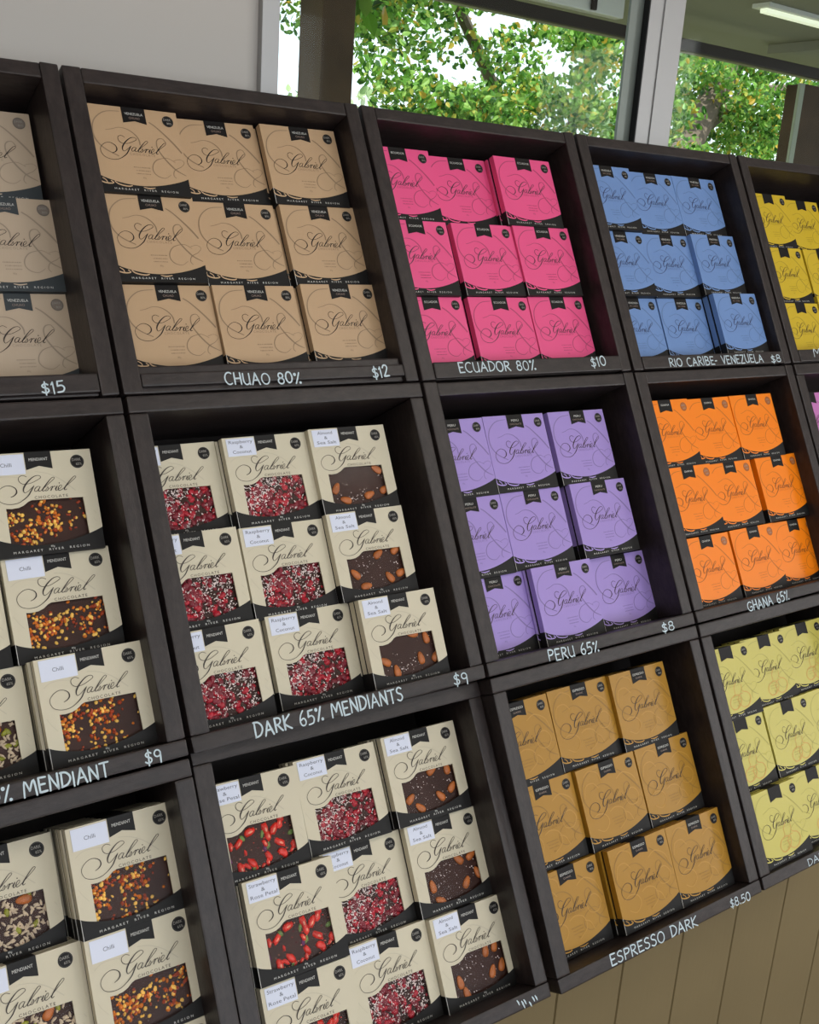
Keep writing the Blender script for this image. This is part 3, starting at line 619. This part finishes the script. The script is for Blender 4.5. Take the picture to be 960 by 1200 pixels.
def chalk(r, c, s, a, b, h, nm):
    root, X = CR[(r, c)]
    w = sum(G[k][1]+.16 for k in s)-.16
    adv = math.hypot(b[0]-a[0], b[1]-a[1])/w
    mb = MB(); x = 0
    dx, dy = (b[0]-a[0]), (b[1]-a[1]); d = math.hypot(dx, dy); ux, uy = dx/d, dy/d
    def pt(lx, ly, t): return (a[0]+ux*lx*adv-uy*ly*h - c, a[1]+uy*lx*adv+ux*ly*h + r*KH, t)
    random.seed(s)
    for k in s:
        jy = random.uniform(-.06, .06); js = random.uniform(.95, 1.06)
        for st in G[k][0]:
            th = .125*h*random.uniform(.9, 1.15)
            q = [pt(x+px, jy+py*js, th) for px, py in st]
            if len(q) == 2:
                m_ = tuple((i+j)/2+random.uniform(-.012, .012)*h for i, j in zip(q[0][:2], q[1][:2]))+(th*1.1,)
                q = [q[0], m_, q[1]]
            mb.stroke(q, .0012, 0, 4)
            for e in (q[0], q[-1]):            # rounded ends
                mb.poly([(e[0]+th/2*math.cos(2*PI*i/8), e[1]+th/2*math.sin(2*PI*i/8)) for i in range(8)], .0011, 0)
        x += G[k][1]+.16
    par = root
    for chd in root.children:
        if chd.name.startswith('front_lip'): par = chd
        if chd.name.startswith('bottom_board') and r > 0: par = chd
    o = obj(nm, scaled(mb.mesh(nm, [M_CHALK])), par)
for (rc, s, a, b, h) in CHALK:
    chalk(rc[0], rc[1], s, a, b, h, 'chalk_price' if s[0] == '$' else 'chalk_lettering')
# old chalk marks left on the unmarked crate's lower board
mb = MB(); random.seed(3)
for i in range(7):
    x = .86+random.uniform(0, .07); y = -.945+random.uniform(-.012, .012)
    mb.stroke([(x, y, .003), (x+.004, y-.008, .005), (x+.006, y-.016, .002)], .0012, 0)
root = CR[(2, 1)][0]
obj('chalk_smudge', scaled(mb.mesh('chalk_smudge', [M_CHALK])), [q for q in root.children if q.name.startswith('bottom_board')][0])

# ------------------------------------------------------------------ fill the crates
KIND = {(0,0):'taupe', (0,1):'tan', (0,2):'pink', (0,3):'blue', (0,4):'yellow', (1,2):'purple', (1,3):'orange', (1,4):'mauve', (2,2):'gold', (2,3):'pale'}
WORD = dict(taupe='taupe chocolate packet', tan='tan chocolate packet', pink='pink chocolate packet', blue='blue chocolate packet', yellow='yellow chocolate packet', purple='purple chocolate packet',
            orange='orange chocolate packet', mauve='mauve chocolate packet', gold='golden brown chocolate packet', pale='pale yellow chocolate packet',
            chilli='cream chilli chocolate packet', rasp='cream raspberry chocolate packet', almond='cream almond chocolate packet', straw='cream strawberry chocolate packet', seeds='cream seed chocolate packet')
def flavour(r, c, i, j):
    if c == 0: return 'chilli' if j == 2 else 'seeds'
    if r == 1: return 'almond' if j == 2 else 'rasp'
    return ('straw', 'rasp', 'almond')[j]
packs = {(p[0], p[1], p[2], p[3]): tuple(p[4:]) for p in PACKS}
packs[(1,0,1,1)] = (.352, .385, -.118, 0.0)
packs[(2,0,2,2)] = (.684, .651, -.100, 0.0)
packs[(2,0,2,1)] = (.397, .650, -.120, 0.0)
packs[(2,3,1,2)] = (.640, .385, -.098, 0.0)
packs[(2,3,2,1)] = (.360, .655, -.060, 0.0)
packs[(0,4,2,1)] = (.487, .655, -.110, 0.0)
packs[(1,4,0,0)] = (.068, .113, -.10, 0.0)
for k in ((1,4,1,0), (1,4,2,0)): packs[k] = (.070, .385 if k[2] == 1 else .657, -.10, 0.0)
LAYERS = {}
for (r, c, i, j) in packs:
    LAYERS[(r, c, i, j)] = 2 if r < 2 else 3
for k, n in {(0,2,0,2):4, (0,2,1,1):3, (0,2,2,1):3, (0,3,1,2):3, (0,3,2,2):4, (1,0,2,2):4, (2,0,0,2):6, (2,0,1,2):5, (2,0,2,2):5, (1,1,2,2):4, (1,2,1,2):3, (1,2,2,1):3,
             (2,1,0,2):4, (2,1,2,1):4, (2,2,1,1):4, (2,2,2,1):4, (2,2,2,2):4, (1,3,1,2):3}.items():
    LAYERS[k] = n
ROWN = ('top row', 'middle row', 'bottom row'); COLN = ('left stack', 'middle stack', 'right stack')
ORD = ('front', 'second', 'third', 'fourth', 'fifth', 'sixth', 'seventh')
proto = {}
random.seed(11)
for (r, c, i, j), (x, y, z, ro) in sorted(packs.items()):
    root, X = CR[(r, c)]
    kind = KIND.get((r, c), 'cream'); fl = flavour(r, c, i, j) if kind == 'cream' else None
    if (r, c) == (0, 4): y -= .0356
    for n in range(LAYERS[(r, c, i, j)]):
        full = n == 0
        key = (kind, fl, full)
        if full and kind == 'cream': o = make_packet(kind, fl, True)      # each window shows its own bar
        elif key in proto: o = dup(proto[key])
        else: o = proto[key] = make_packet(kind, fl, full)
        jx = 0 if n == 0 else random.uniform(-.008, .003)
        jr = 0 if n == 0 else random.uniform(-.004, .004)
        loc = Matrix.Translation(rk(x+jx, -y+(0 if n == 0 else .0), z-n*(T+.0030))) @ Matrix.Rotation(ro+jr, 4, 'Z')
        o.matrix_world = RACK @ X @ loc
        wd = WORD[fl] if fl else WORD[kind]
        place = '%s, %s, %s' % (ROWN[i], COLN[j].split()[0]+(' front' if n == 0 else ' '+ORD[n]+' from front'), CR_NAME[(r, c)])
        lab = wd+', '+place
        setp(o, lab, 'chocolate packet', '%s packets in the %s' % ((fl+' mendiant' if fl else WORD[kind].replace(' chocolate packet', '')), CR_NAME[(r, c)]))

# ------------------------------------------------------------------ the room
def U(x, y, z): return (x*S, y*S, CAPZ+z*S)       # world position from rack-unit offsets (x along wall, y into wall, z up)
YW = 0.34                                          # wall face
M_WALL = mat('painted_wall', srgb(182, 178, 173), .75, bump=(40, .15, (1, 1, 1)))
M_PANEL = mat('olive_painted_boards', srgb(128, 114, 82), .55, bump=(20, .2, (6, 6, .6)), vary=(3, .07))
M_ALU = mat('grey_aluminium', srgb(160, 160, 160), .4, metal=.3)
M_ALUD = mat('dark_aluminium', srgb(110, 118, 112), .4, metal=.3)
M_GASK = mat('rubber_gasket', srgb(18, 20, 24), .6)
M_FLOOR = mat('timber_floor', srgb(120, 96, 74), .45, vary=(2, .2), bump=(8, .2, (1, 12, 1)))
M_CEIL = mat('ceiling_paint', srgb(225, 222, 215), .8)
def wbox(x0, x1, y0, y1, z0, z1, m, name, bev=0.0, parent=None):
    a, b = U(x0, y0, z0), U(x1, y1, z1)
    return obj(name, bevel_box(name, a[0], b[0], a[1], b[1], a[2], b[2], m, bev), parent)
ZF = -CAPZ/S
XL, XR, YF, ZC = -6.0, 13.0, -11.0, 3.2
WX0, WX1, WZ0, WZ1 = 1.80, 9.6, -.12, 2.2        # window opening
mb = MB()
def wb(x0, x1, y0, y1, z0, z1):
    a, b = U(x0, y0, z0), U(x1, y1, z1); mb.box(a[0], b[0], a[1], b[1], a[2], b[2])
wb(XL, WX0, YW, YW+.45, ZF, ZC); wb(WX0, WX1, YW, YW+.45, ZF, WZ0); wb(WX0, WX1, YW, YW+.45, WZ1, ZC); wb(WX1, XR, YW, YW+.45, ZF, ZC)
setp(obj('wall_back', mb.mesh('wall_back', [M_WALL])), kind='structure')
mb = MB(); wb(XL-.4, XL, YF, YW+.45, ZF, ZC); setp(obj('wall_left', mb.mesh('wall_left', [M_WALL])), kind='structure')
mb = MB(); wb(XR, XR+.4, YF, -10.6, ZF, ZC); wb(XR, XR+.4, -7.2, YW+.45, ZF, ZC); wb(XR, XR+.4, -10.6, -7.2, ZF, -2.2); wb(XR, XR+.4, -10.6, -7.2, 2.4, ZC)
setp(obj('wall_right', mb.mesh('wall_right', [M_WALL])), kind='structure')
mb = MB(); wb(XL, -3, YF-.4, YF, ZF, ZC); wb(9, XR, YF-.4, YF, ZF, ZC); wb(-3, 9, YF-.4, YF, ZF, -2.2); wb(-3, 9, YF-.4, YF, 2.4, ZC)
setp(obj('wall_front', mb.mesh('wall_front', [M_WALL])), kind='structure')
mb = MB(); wb(XL-.4, XR+.4, YF-.4, YW+.45, ZF-.3, ZF); setp(obj('floor', mb.mesh('floor', [M_FLOOR])), kind='structure')
mb = MB(); wb(XL-.4, XR+.4, YF-.4, YW+.45, ZC, ZC+.3); setp(obj('ceiling', mb.mesh('ceiling', [M_CEIL])), kind='structure')

# window: aluminium frame, mullion, sash stile, two panes
win = empty('window_1', Matrix.Translation(U((WX0+WX1)/2, YW, WZ0))); setp(win, kind='structure')
def wp(x0, x1, y0, y1, z0, z1, m, name, bev=.001):
    o = wbox(x0, x1, y0, y1, z0, z1, m, name, bev); o.parent = win; o.matrix_parent_inverse = win.matrix_world.inverted(); return o
wp(WX0-.005, WX0+.062, YW-.03, YW+.2, WZ0, WZ1, M_ALU, 'window_frame')
wp(WX1-.08, WX1, YW-.03, YW+.2, WZ0, WZ1, M_ALU, 'window_frame')
wp(WX0+.062, WX1-.08, YW-.03, YW+.2, WZ0, WZ0+.05, M_ALU, 'window_frame')
wp(WX0+.062, WX1-.08, YW-.03, YW+.2, WZ1-.08, WZ1, M_ALU, 'window_frame')
wp(3.70, 3.925, YW-.005, YW+.028, WZ0+.05, WZ1-.08, M_ALU, 'mullion')
wp(3.785, 3.80, YW-.012, YW-.004, WZ0+.05, WZ1-.08, M_ALU, 'mullion', 0)
wp(3.694, 3.70, YW-.004, YW+.028, WZ0+.05, WZ1-.08, M_GASK, 'gasket', 0)
wp(3.615, 3.725, YW+.030, YW+.045, WZ0+.05, WZ1-.08, M_ALUD, 'sash_stile')
wp(WX0+.062, 3.63, YW+.046, YW+.056, WZ0+.05, WZ1-.08, M_PANE, 'glass_pane', 0)
wp(3.925, WX1-.08, YW+.046, YW+.056, WZ0+.05, WZ1-.08, M_PANE, 'glass_pane', 0)

# panelled plinth under the crates, clad in vertical tongue and groove boards
PY = -.97; ZB = -2.765
pl = empty('panelled_counter', Matrix.Translation(U(3, PY, ZF)))
setp(pl, 'olive brown counter clad in vertical boards under the leaning crates', 'counter')
mb = MB(); bw = .352; x = -3.55; prof = []
n = int(13/bw)
for i in range(n):
    a = x+i*bw
    prof += [(a+.0, PY+.012), (a+.006, PY), (a+bw-.006, PY), (a+bw, PY+.012)]
for (a, ya), (b, yb_) in zip(prof, prof[1:]):
    mb.face([U(a, ya, ZF), U(b, yb_, ZF), U(b, yb_, ZB), U(a, ya, ZB)])
xa, xb = prof[0][0], prof[-1][0]
p = [U(xa, PY+.012, ZF), U(xa, PY+.012, ZB), U(xa, YW-.02, ZB), U(xa, YW-.02, ZF)]; mb.face(p)
p = [U(xb, PY+.012, ZF), U(xb, PY+.012, ZB), U(xb, YW-.02, ZB), U(xb, YW-.02, ZF)]; mb.face(p)
mb.face([U(xa, PY, ZB), U(xb, PY, ZB), U(xb, YW-.02, ZB), U(xa, YW-.02, ZB)])
o = obj('board_cladding', mb.mesh('board_cladding', [M_PANEL])); o.parent = pl; o.matrix_parent_inverse = pl.matrix_world.inverted()

# timber rack that carries the crates: slanted rails behind them, standing on the counter
rk_root = empty('support_rack', Matrix.Translation(U(2, -.4, ZB)))
setp(rk_root, 'black timber rack behind the leaning crates, standing on the counter', 'rack')
for xx in (-.02, .98, 1.98, 2.98, 3.98, 4.9):
    o = obj('slanted_rail', bevel_box('slanted_rail', (xx-.03)*S, (xx+.03)*S, -2.72*S, -.38*S, (-DEP-.12)*S, (-DEP-.055)*S, M_WV, .001))
    o.matrix_world = RACK; o.parent = rk_root; o.matrix_parent_inverse = rk_root.matrix_world.inverted()

# ------------------------------------------------------------------ outside
M_POST = mat('weathered_timber', srgb(84, 66, 50), .85, bump=(3, .25, (8, 8, .4)), vary=(6, .25))
M_BEAM = mat('dark_stained_beam', srgb(44, 34, 30), .7)
M_SOFF = mat('verandah_lining', srgb(138, 136, 124), .7)
M_FASC = mat('white_fascia', srgb(225, 225, 222), .6)
def thing_box(name, lab, cat, parts):
    t = empty(name, Matrix.Translation(U(*parts[0][1][:1], parts[0][1][2], parts[0][1][4])))
    setp(t, lab, cat)
    for nm, b, m, bv in parts:
        o = wbox(*b, m, nm, bv); o.parent = t; o.matrix_parent_inverse = t.matrix_world.inverted()
    return t
YV = 5.0
thing_box('verandah_post', 'weathered square timber post outside the left window pane', 'post',
          [('post_shaft', (4.83, 5.15, YV, YV+.37, ZF, 1.56), M_POST, .003)])
thing_box('verandah_beam', 'long dark timber beam under the verandah roof outside', 'beam', [('beam_body', (-2, 22, YV-.08, YV-.01, 1.435, 1.55), M_BEAM, .004)])
ROOFZ = 1.74
thing_box('verandah_roof', 'pale lined verandah roof above the outside beam', 'roof',
          [('roof_lining', (-3, 24, YW+.46, YV+1.5, ROOFZ, ROOFZ+.1), M_SOFF, 0)] +
          [('rafter', (q, q+.16, YW+.5, YV+.2, 1.64, ROOFZ), M_SOFF, .002) for q in (1.2, 10.9, 14.8, 19.0)] +
          [('fascia_board', (6.0, 8.02, YV-.28, YV-.17, 1.55, 1.73), M_FASC, .003), ('bracket', (6.66, 6.71, YV-.33, YV-.30, 1.56, 1.66), M_BEAM, .002), ('bracket', (7.55, 7.61, YV-.33, YV-.30, 1.56, 1.68), M_BEAM, .002)])
lt = thing_box('fluorescent_light', 'slim fluorescent light on the verandah roof at the top right', 'light',
          [('fitting', (8.9, 11.6, 3.72, 3.92, ROOFZ-.04, ROOFZ), M_FASC, .002)])
M_TUBE = bpy.data.materials.new('lit_tube'); M_TUBE.use_nodes = True
bb = M_TUBE.node_tree.nodes['Principled BSDF']; bb.inputs['Emission Color'].default_value = (.95, 1, .7, 1); bb.inputs['Emission Strength'].default_value = .7
tb = wbox(8.95, 11.55, 3.78, 3.86, ROOFZ-.08, ROOFZ-.04, M_TUBE, 'tube', .003); tb.parent = lt; tb.matrix_parent_inverse = lt.matrix_world.inverted()
thing_box('timber_outbuilding', 'brown boarded timber wall with pale corner trim outside, far right', 'building',
          [('boarded_wall', (11.50, 17, 5.05, 5.3, ZF, 1.38), M_POST, 0), ('corner_trim', (11.40, 11.495, 5.04, 5.08, ZF, 1.38), mat('pale_corner_trim', srgb(170, 178, 160), .6), .003)])

# ground and distant bushes
M_GRASS = mat('dry_grass', srgb(150, 150, 110), .9, vary=(1.5, .25))
mb = MB(); a = U(-40, YW+.46, ZF-.05); b = U(90, 110, ZF-.05); mb.face([(a[0], a[1], a[2]), (b[0], a[1], a[2]), (b[0], b[1], a[2]), (a[0], b[1], a[2])])
setp(obj('ground', mb.mesh('ground', [M_GRASS])), kind='structure')

def leaf_mat(name, cols, trans=.35):
    m = bpy.data.materials.new(name); m.use_nodes = True
    nt = m.node_tree; b = nt.nodes['Principled BSDF']; N = nt.nodes.new
    g = N('ShaderNodeNewGeometry'); rp = N('ShaderNodeValToRGB')
    el = rp.color_ramp.elements; n = len(cols)
    el[0].position = 0; el[0].color = cols[0]; el[1].position = 1; el[1].color = cols[-1]
    for i in range(1, n-1):
        e = el.new(i/(n-1)*(.93 if n > 6 else 1)); e.color = cols[i]
    nt.links.new(g.outputs['Random Per Island'], rp.inputs['Fac']); nt.links.new(rp.outputs[0], b.inputs['Base Color'])
    b.inputs['Roughness'].default_value = .4
    tr = N('ShaderNodeBsdfTranslucent'); nt.links.new(rp.outputs[0], tr.inputs['Color'])
    mx = N('ShaderNodeMixShader'); mx.inputs[0].default_value = trans
    out = nt.nodes['Material Output']
    nt.links.new(b.outputs[0], mx.inputs[1]); nt.links.new(tr.outputs[0], mx.inputs[2]); nt.links.new(mx.outputs[0], out.inputs['Surface'])
    return m
GR = leaf_mat('green_leaves', [srgb(36, 84, 24), srgb(60, 110, 34), srgb(110, 164, 56), srgb(84, 138, 46), srgb(160, 200, 96), srgb(70, 122, 50), srgb(124, 176, 70), srgb(150, 190, 90), srgb(206, 170, 60)], .45)
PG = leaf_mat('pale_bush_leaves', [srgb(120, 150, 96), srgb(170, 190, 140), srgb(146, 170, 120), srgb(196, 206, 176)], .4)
M_BARK = mat('tree_bark', srgb(104, 92, 80), .9, bump=(30, .6, (1, 1, .3)))
def leaves(blobs, n, size, seed, m, name):
    rr = random.Random(seed); mb = MB()
    wts = [b[3]*b[4]*b[5] for b in blobs]
    for _ in range(n):
        bx, by, bz_, rx, ry, rz = rr.choices(blobs, wts)[0]
        while True:
            p = Vector((rr.uniform(-1, 1), rr.uniform(-1, 1), rr.uniform(-1, 1)))
            if p.length < 1 and p.length > .25: break
        c = Vector(U(bx+p.x*rx, by+p.y*ry, bz_+p.z*rz))
        q = Matrix.Rotation(rr.uniform(0, 2*PI), 3, 'Z') @ Matrix.Rotation(rr.uniform(-1.2, 1.2), 3, 'X') @ Matrix.Rotation(rr.uniform(0, 2*PI), 3, 'Y')
        s = size*rr.uniform(.7, 1.25)*S
        L = [(0, -.5, 0), (.30, -.22, .06), (.26, .15, .07), (0, .55, 0), (-.26, .15, .07), (-.30, -.22, .06)]
        P = [c+q @ Vector(k)*s for k in L]
        b0 = len(mb.v); mb.v += [tuple(k) for k in P]
        mb.f += [(b0, b0+1, b0+2, b0+3), (b0, b0+3, b0+4, b0+5)]; mb.m += [0, 0]
    return mb.mesh(name, [m])
def tube(mb, pts, m=0, seg=8):
    P = smooth(pts, 4); rings = []
    for i, (x, y, z, r) in enumerate(P):
        a = Vector(P[max(i-1, 0)][:3]); b = Vector(P[min(i+1, len(P)-1)][:3]); d = (b-a).normalized()
        u = d.cross(Vector((0, 1, .01))).normalized(); v = d.cross(u)
        rings.append([tuple(Vector(U(x, y, z))+(u*math.cos(2*PI*k/seg)+v*math.sin(2*PI*k/seg))*r*S) for k in range(seg)])
    for i in range(len(rings)-1):
        for k in range(seg):
            k2 = (k+1) % seg; mb.face([rings[i][k], rings[i][k2], rings[i+1][k2], rings[i+1][k]], m)
def tree(lab, blobs, n, size, seed, m, branches, base, name='leafy_tree'):
    t = empty(name, Matrix.Translation(U(*base))); setp(t, lab, 'tree' if 'tree' in name else 'bush', 'trees and bushes outside the window')
    o = obj('foliage', leaves(blobs, n, size, seed, m, 'foliage')); o['kind'] = 'stuff'; o.parent = t; o.matrix_parent_inverse = t.matrix_world.inverted()
    if branches:
        mb = MB()
        for b in branches: tube(mb, b)
        o = obj('trunk', mb.mesh('trunk', [M_BARK], True)); o.parent = t; o.matrix_parent_inverse = t.matrix_world.inverted()


def clump(seed, big, n, r):
    rr = random.Random(seed); out = []
    for _ in range(n):
        bx, by, bz_, rx, ry, rz = rr.choice(big)
        out.append((bx+rr.uniform(-1, 1)*rx, by+rr.uniform(-1, 1)*ry, bz_+rr.uniform(-1, 1)*rz, r*rr.uniform(.6, 1.2), r*.8, r*rr.uniform(.4, .8)))
    return out
CL1 = clump(5, [(10.4, 9.5, 1.7, 2.6, 1.2, .9), (8.4, 9.5, 2.4, 1.8, 1.2, .6), (12.8, 10, 1.7, 2.2, 1.4, 1.2), (10.0, 9.4, 2.8, 3.4, 1.4, .7), (12.4, 9.8, 1.1, 1.8, 1, .5), (9.9, 9.4, .9, 1.3, .8, .25), (6.4, 9.4, 2.8, 1.4, 1, .6)], 230, .42)
CL2 = clump(6, [(18.9, 11.4, 2.4, 3.0, 1.2, 1.0), (16.6, 11, 2.4, 1.8, 1.2, .8), (19.5, 12, 1.6, 1.8, 1.2, .8), (16.9, 11, 1.5, 1.4, 1, .7)], 120, .42)
tree('large green leafy tree filling the left window pane', CL1,
     21000, .105, 1, GR, [[(13.5, 10.9, ZF, .24), (13.2, 10.8, -1, .18), (11.6, 10.6, 1.2, .1), (9.6, 9.6, 2.6, .08), (8.6, 9, 3.4, .03)], [(13.1, 10.8, -.6, .14), (13.2, 10.6, 1.8, .07), (13.4, 10.4, 3, .03)]], (13.5, 10.9, ZF))
tree('green leafy tree with slanting trunk in the right window pane', CL2,
     11000, .12, 2, GR, [[(14.6, 10.5, ZF, .36), (15.0, 10.5, -.6, .32), (15.9, 10.5, 1.0, .26), (17.2, 10.8, 2.6, .22), (19, 11, 4.2, .12)], [(16.2, 10.6, 1.4, .2), (18, 10.8, 2.2, .13), (20.5, 11, 2.6, .06)]], (14.6, 10.5, ZF))
tree('low branch of broad hanging leaves beside the outside post', [(4.4, 5.4, 1.5, .25, .3, .42), (5.75, 6, 1.55, .5, .3, .28), (4.3, 5.5, .95, .16, .2, .5)],
     110, .21, 3, GR, [[(3.6, 6.6, ZF, .12), (3.7, 6.4, 0, .1), (4.0, 6.1, 1.3, .05), (4.8, 5.9, 1.75, .03), (5.6, 6, 1.8, .02), (6.4, 6, 1.7, .01)]], (3.6, 6.6, ZF))
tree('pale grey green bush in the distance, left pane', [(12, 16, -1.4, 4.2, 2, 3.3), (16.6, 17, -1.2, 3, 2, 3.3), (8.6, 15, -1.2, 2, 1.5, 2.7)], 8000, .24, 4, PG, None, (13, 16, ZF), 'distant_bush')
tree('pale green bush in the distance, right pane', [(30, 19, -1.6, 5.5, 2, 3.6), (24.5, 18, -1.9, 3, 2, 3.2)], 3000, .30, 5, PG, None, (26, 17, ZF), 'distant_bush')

# ------------------------------------------------------------------ light
w = bpy.data.worlds.new('World'); scn.world = w; w.use_nodes = True
nt = w.node_tree; bg = nt.nodes['Background']
sky = nt.nodes.new('ShaderNodeTexSky'); sky.sky_type = 'HOSEK_WILKIE'; sky.turbidity = 4.5
sd = Vector((-.35, -.5, .8)).normalized(); sky.sun_direction = sd; sky.ground_albedo = .4
mixn = nt.nodes.new('ShaderNodeMix'); mixn.data_type = 'RGBA'; mixn.inputs['Factor'].default_value = .75; mixn.inputs[7].default_value = (.86, .93, 1.0, 1)
nt.links.new(sky.outputs[0], mixn.inputs[6]); nt.links.new(mixn.outputs[2], bg.inputs['Color']); bg.inputs['Strength'].default_value = WORLD
sn = bpy.data.lights.new('sun', 'SUN'); sn.energy = SUN; sn.angle = .01; sn.color = (1, .96, .88)
so = bpy.data.objects.new('sun', sn); COL.objects.link(so); so.rotation_euler = (-sd).to_track_quat('-Z', 'Y').to_euler()
def area(name, loc, target, sx, sy, e, col=(1, 1, 1)):
    l = bpy.data.lights.new(name, 'AREA'); l.shape = 'RECTANGLE'; l.size = sx*S; l.size_y = sy*S; l.energy = e; l.color = col
    o = bpy.data.objects.new(name, l); COL.objects.link(o); o.location = U(*loc)
    d = Vector(U(*target))-Vector(U(*loc)); o.rotation_euler = d.to_track_quat('-Z', 'Y').to_euler(); return o
area('daylight_front_window', (3, YF+.05, .1), (3, 0, .1), 11.8, 4.4, E_FRONT, (.93, .97, 1))
area('daylight_side_window', (XR-.05, -8.9, .1), (0, -8.9, .1), 3.3, 4.4, E_SIDE, (1, .98, .95))
# two unseen light panels with area lamps, added under the ceiling as soft fill
M_LP = bpy.data.materials.new('lit_diffuser'); M_LP.use_nodes = True
bb = M_LP.node_tree.nodes['Principled BSDF']; bb.inputs['Emission Color'].default_value = (1, .95, .86, 1); bb.inputs['Emission Strength'].default_value = 4
for k, (lx, ly, tx) in enumerate(((-1.5, -5.0, 'left'), (5.5, -5.0, 'right'))):
    t = empty('fill_light_panel', Matrix.Translation(U(lx, ly, ZC-.12)))
    setp(t, 'added square white fill light panel under the unseen ceiling, on the %s' % tx, 'ceiling light')
    for nm, b, m in (('frame', (lx-.9, lx+.9, ly-.9, ly+.9, ZC-.10, ZC-.005), M_CEIL), ('diffuser', (lx-.82, lx+.82, ly-.82, ly+.82, ZC-.13, ZC-.10), M_LP)):
        o = wbox(*b, m, nm, .002); o.parent = t; o.matrix_parent_inverse = t.matrix_world.inverted()
    area('ceiling_fill_lamp', (lx, ly, ZC-.16), (lx, ly, ZF), 1.6, 1.6, E_CEIL, (1, .95, .87))

# ------------------------------------------------------------------ camera
cd = bpy.data.cameras.new('camera'); cam = bpy.data.objects.new('camera', cd); COL.objects.link(cam)
cd.sensor_fit = 'VERTICAL'; cd.sensor_height = 24; cd.sensor_width = 19.2; cd.lens = 24*FPX/1200
Bm = RACK.to_3x3(); Rm = Matrix(CAM_R)
ax = Bm @ Rm[0]; ay = -(Bm @ Rm[1]); az = -(Bm @ Rm[2])
pos = RACK @ rk(*CAM_POS)
cam.matrix_world = Matrix(((ax.x, ay.x, az.x, pos.x), (ax.y, ay.y, az.y, pos.y), (ax.z, ay.z, az.z, pos.z), (0, 0, 0, 1)))
cd.clip_start = .05; cd.clip_end = 200
scn.camera = cam
vs = scn.view_settings; vs.view_transform = 'Standard'; vs.look = 'None'; vs.exposure = EXPO; vs.gamma = 1; vs.use_curve_mapping = False
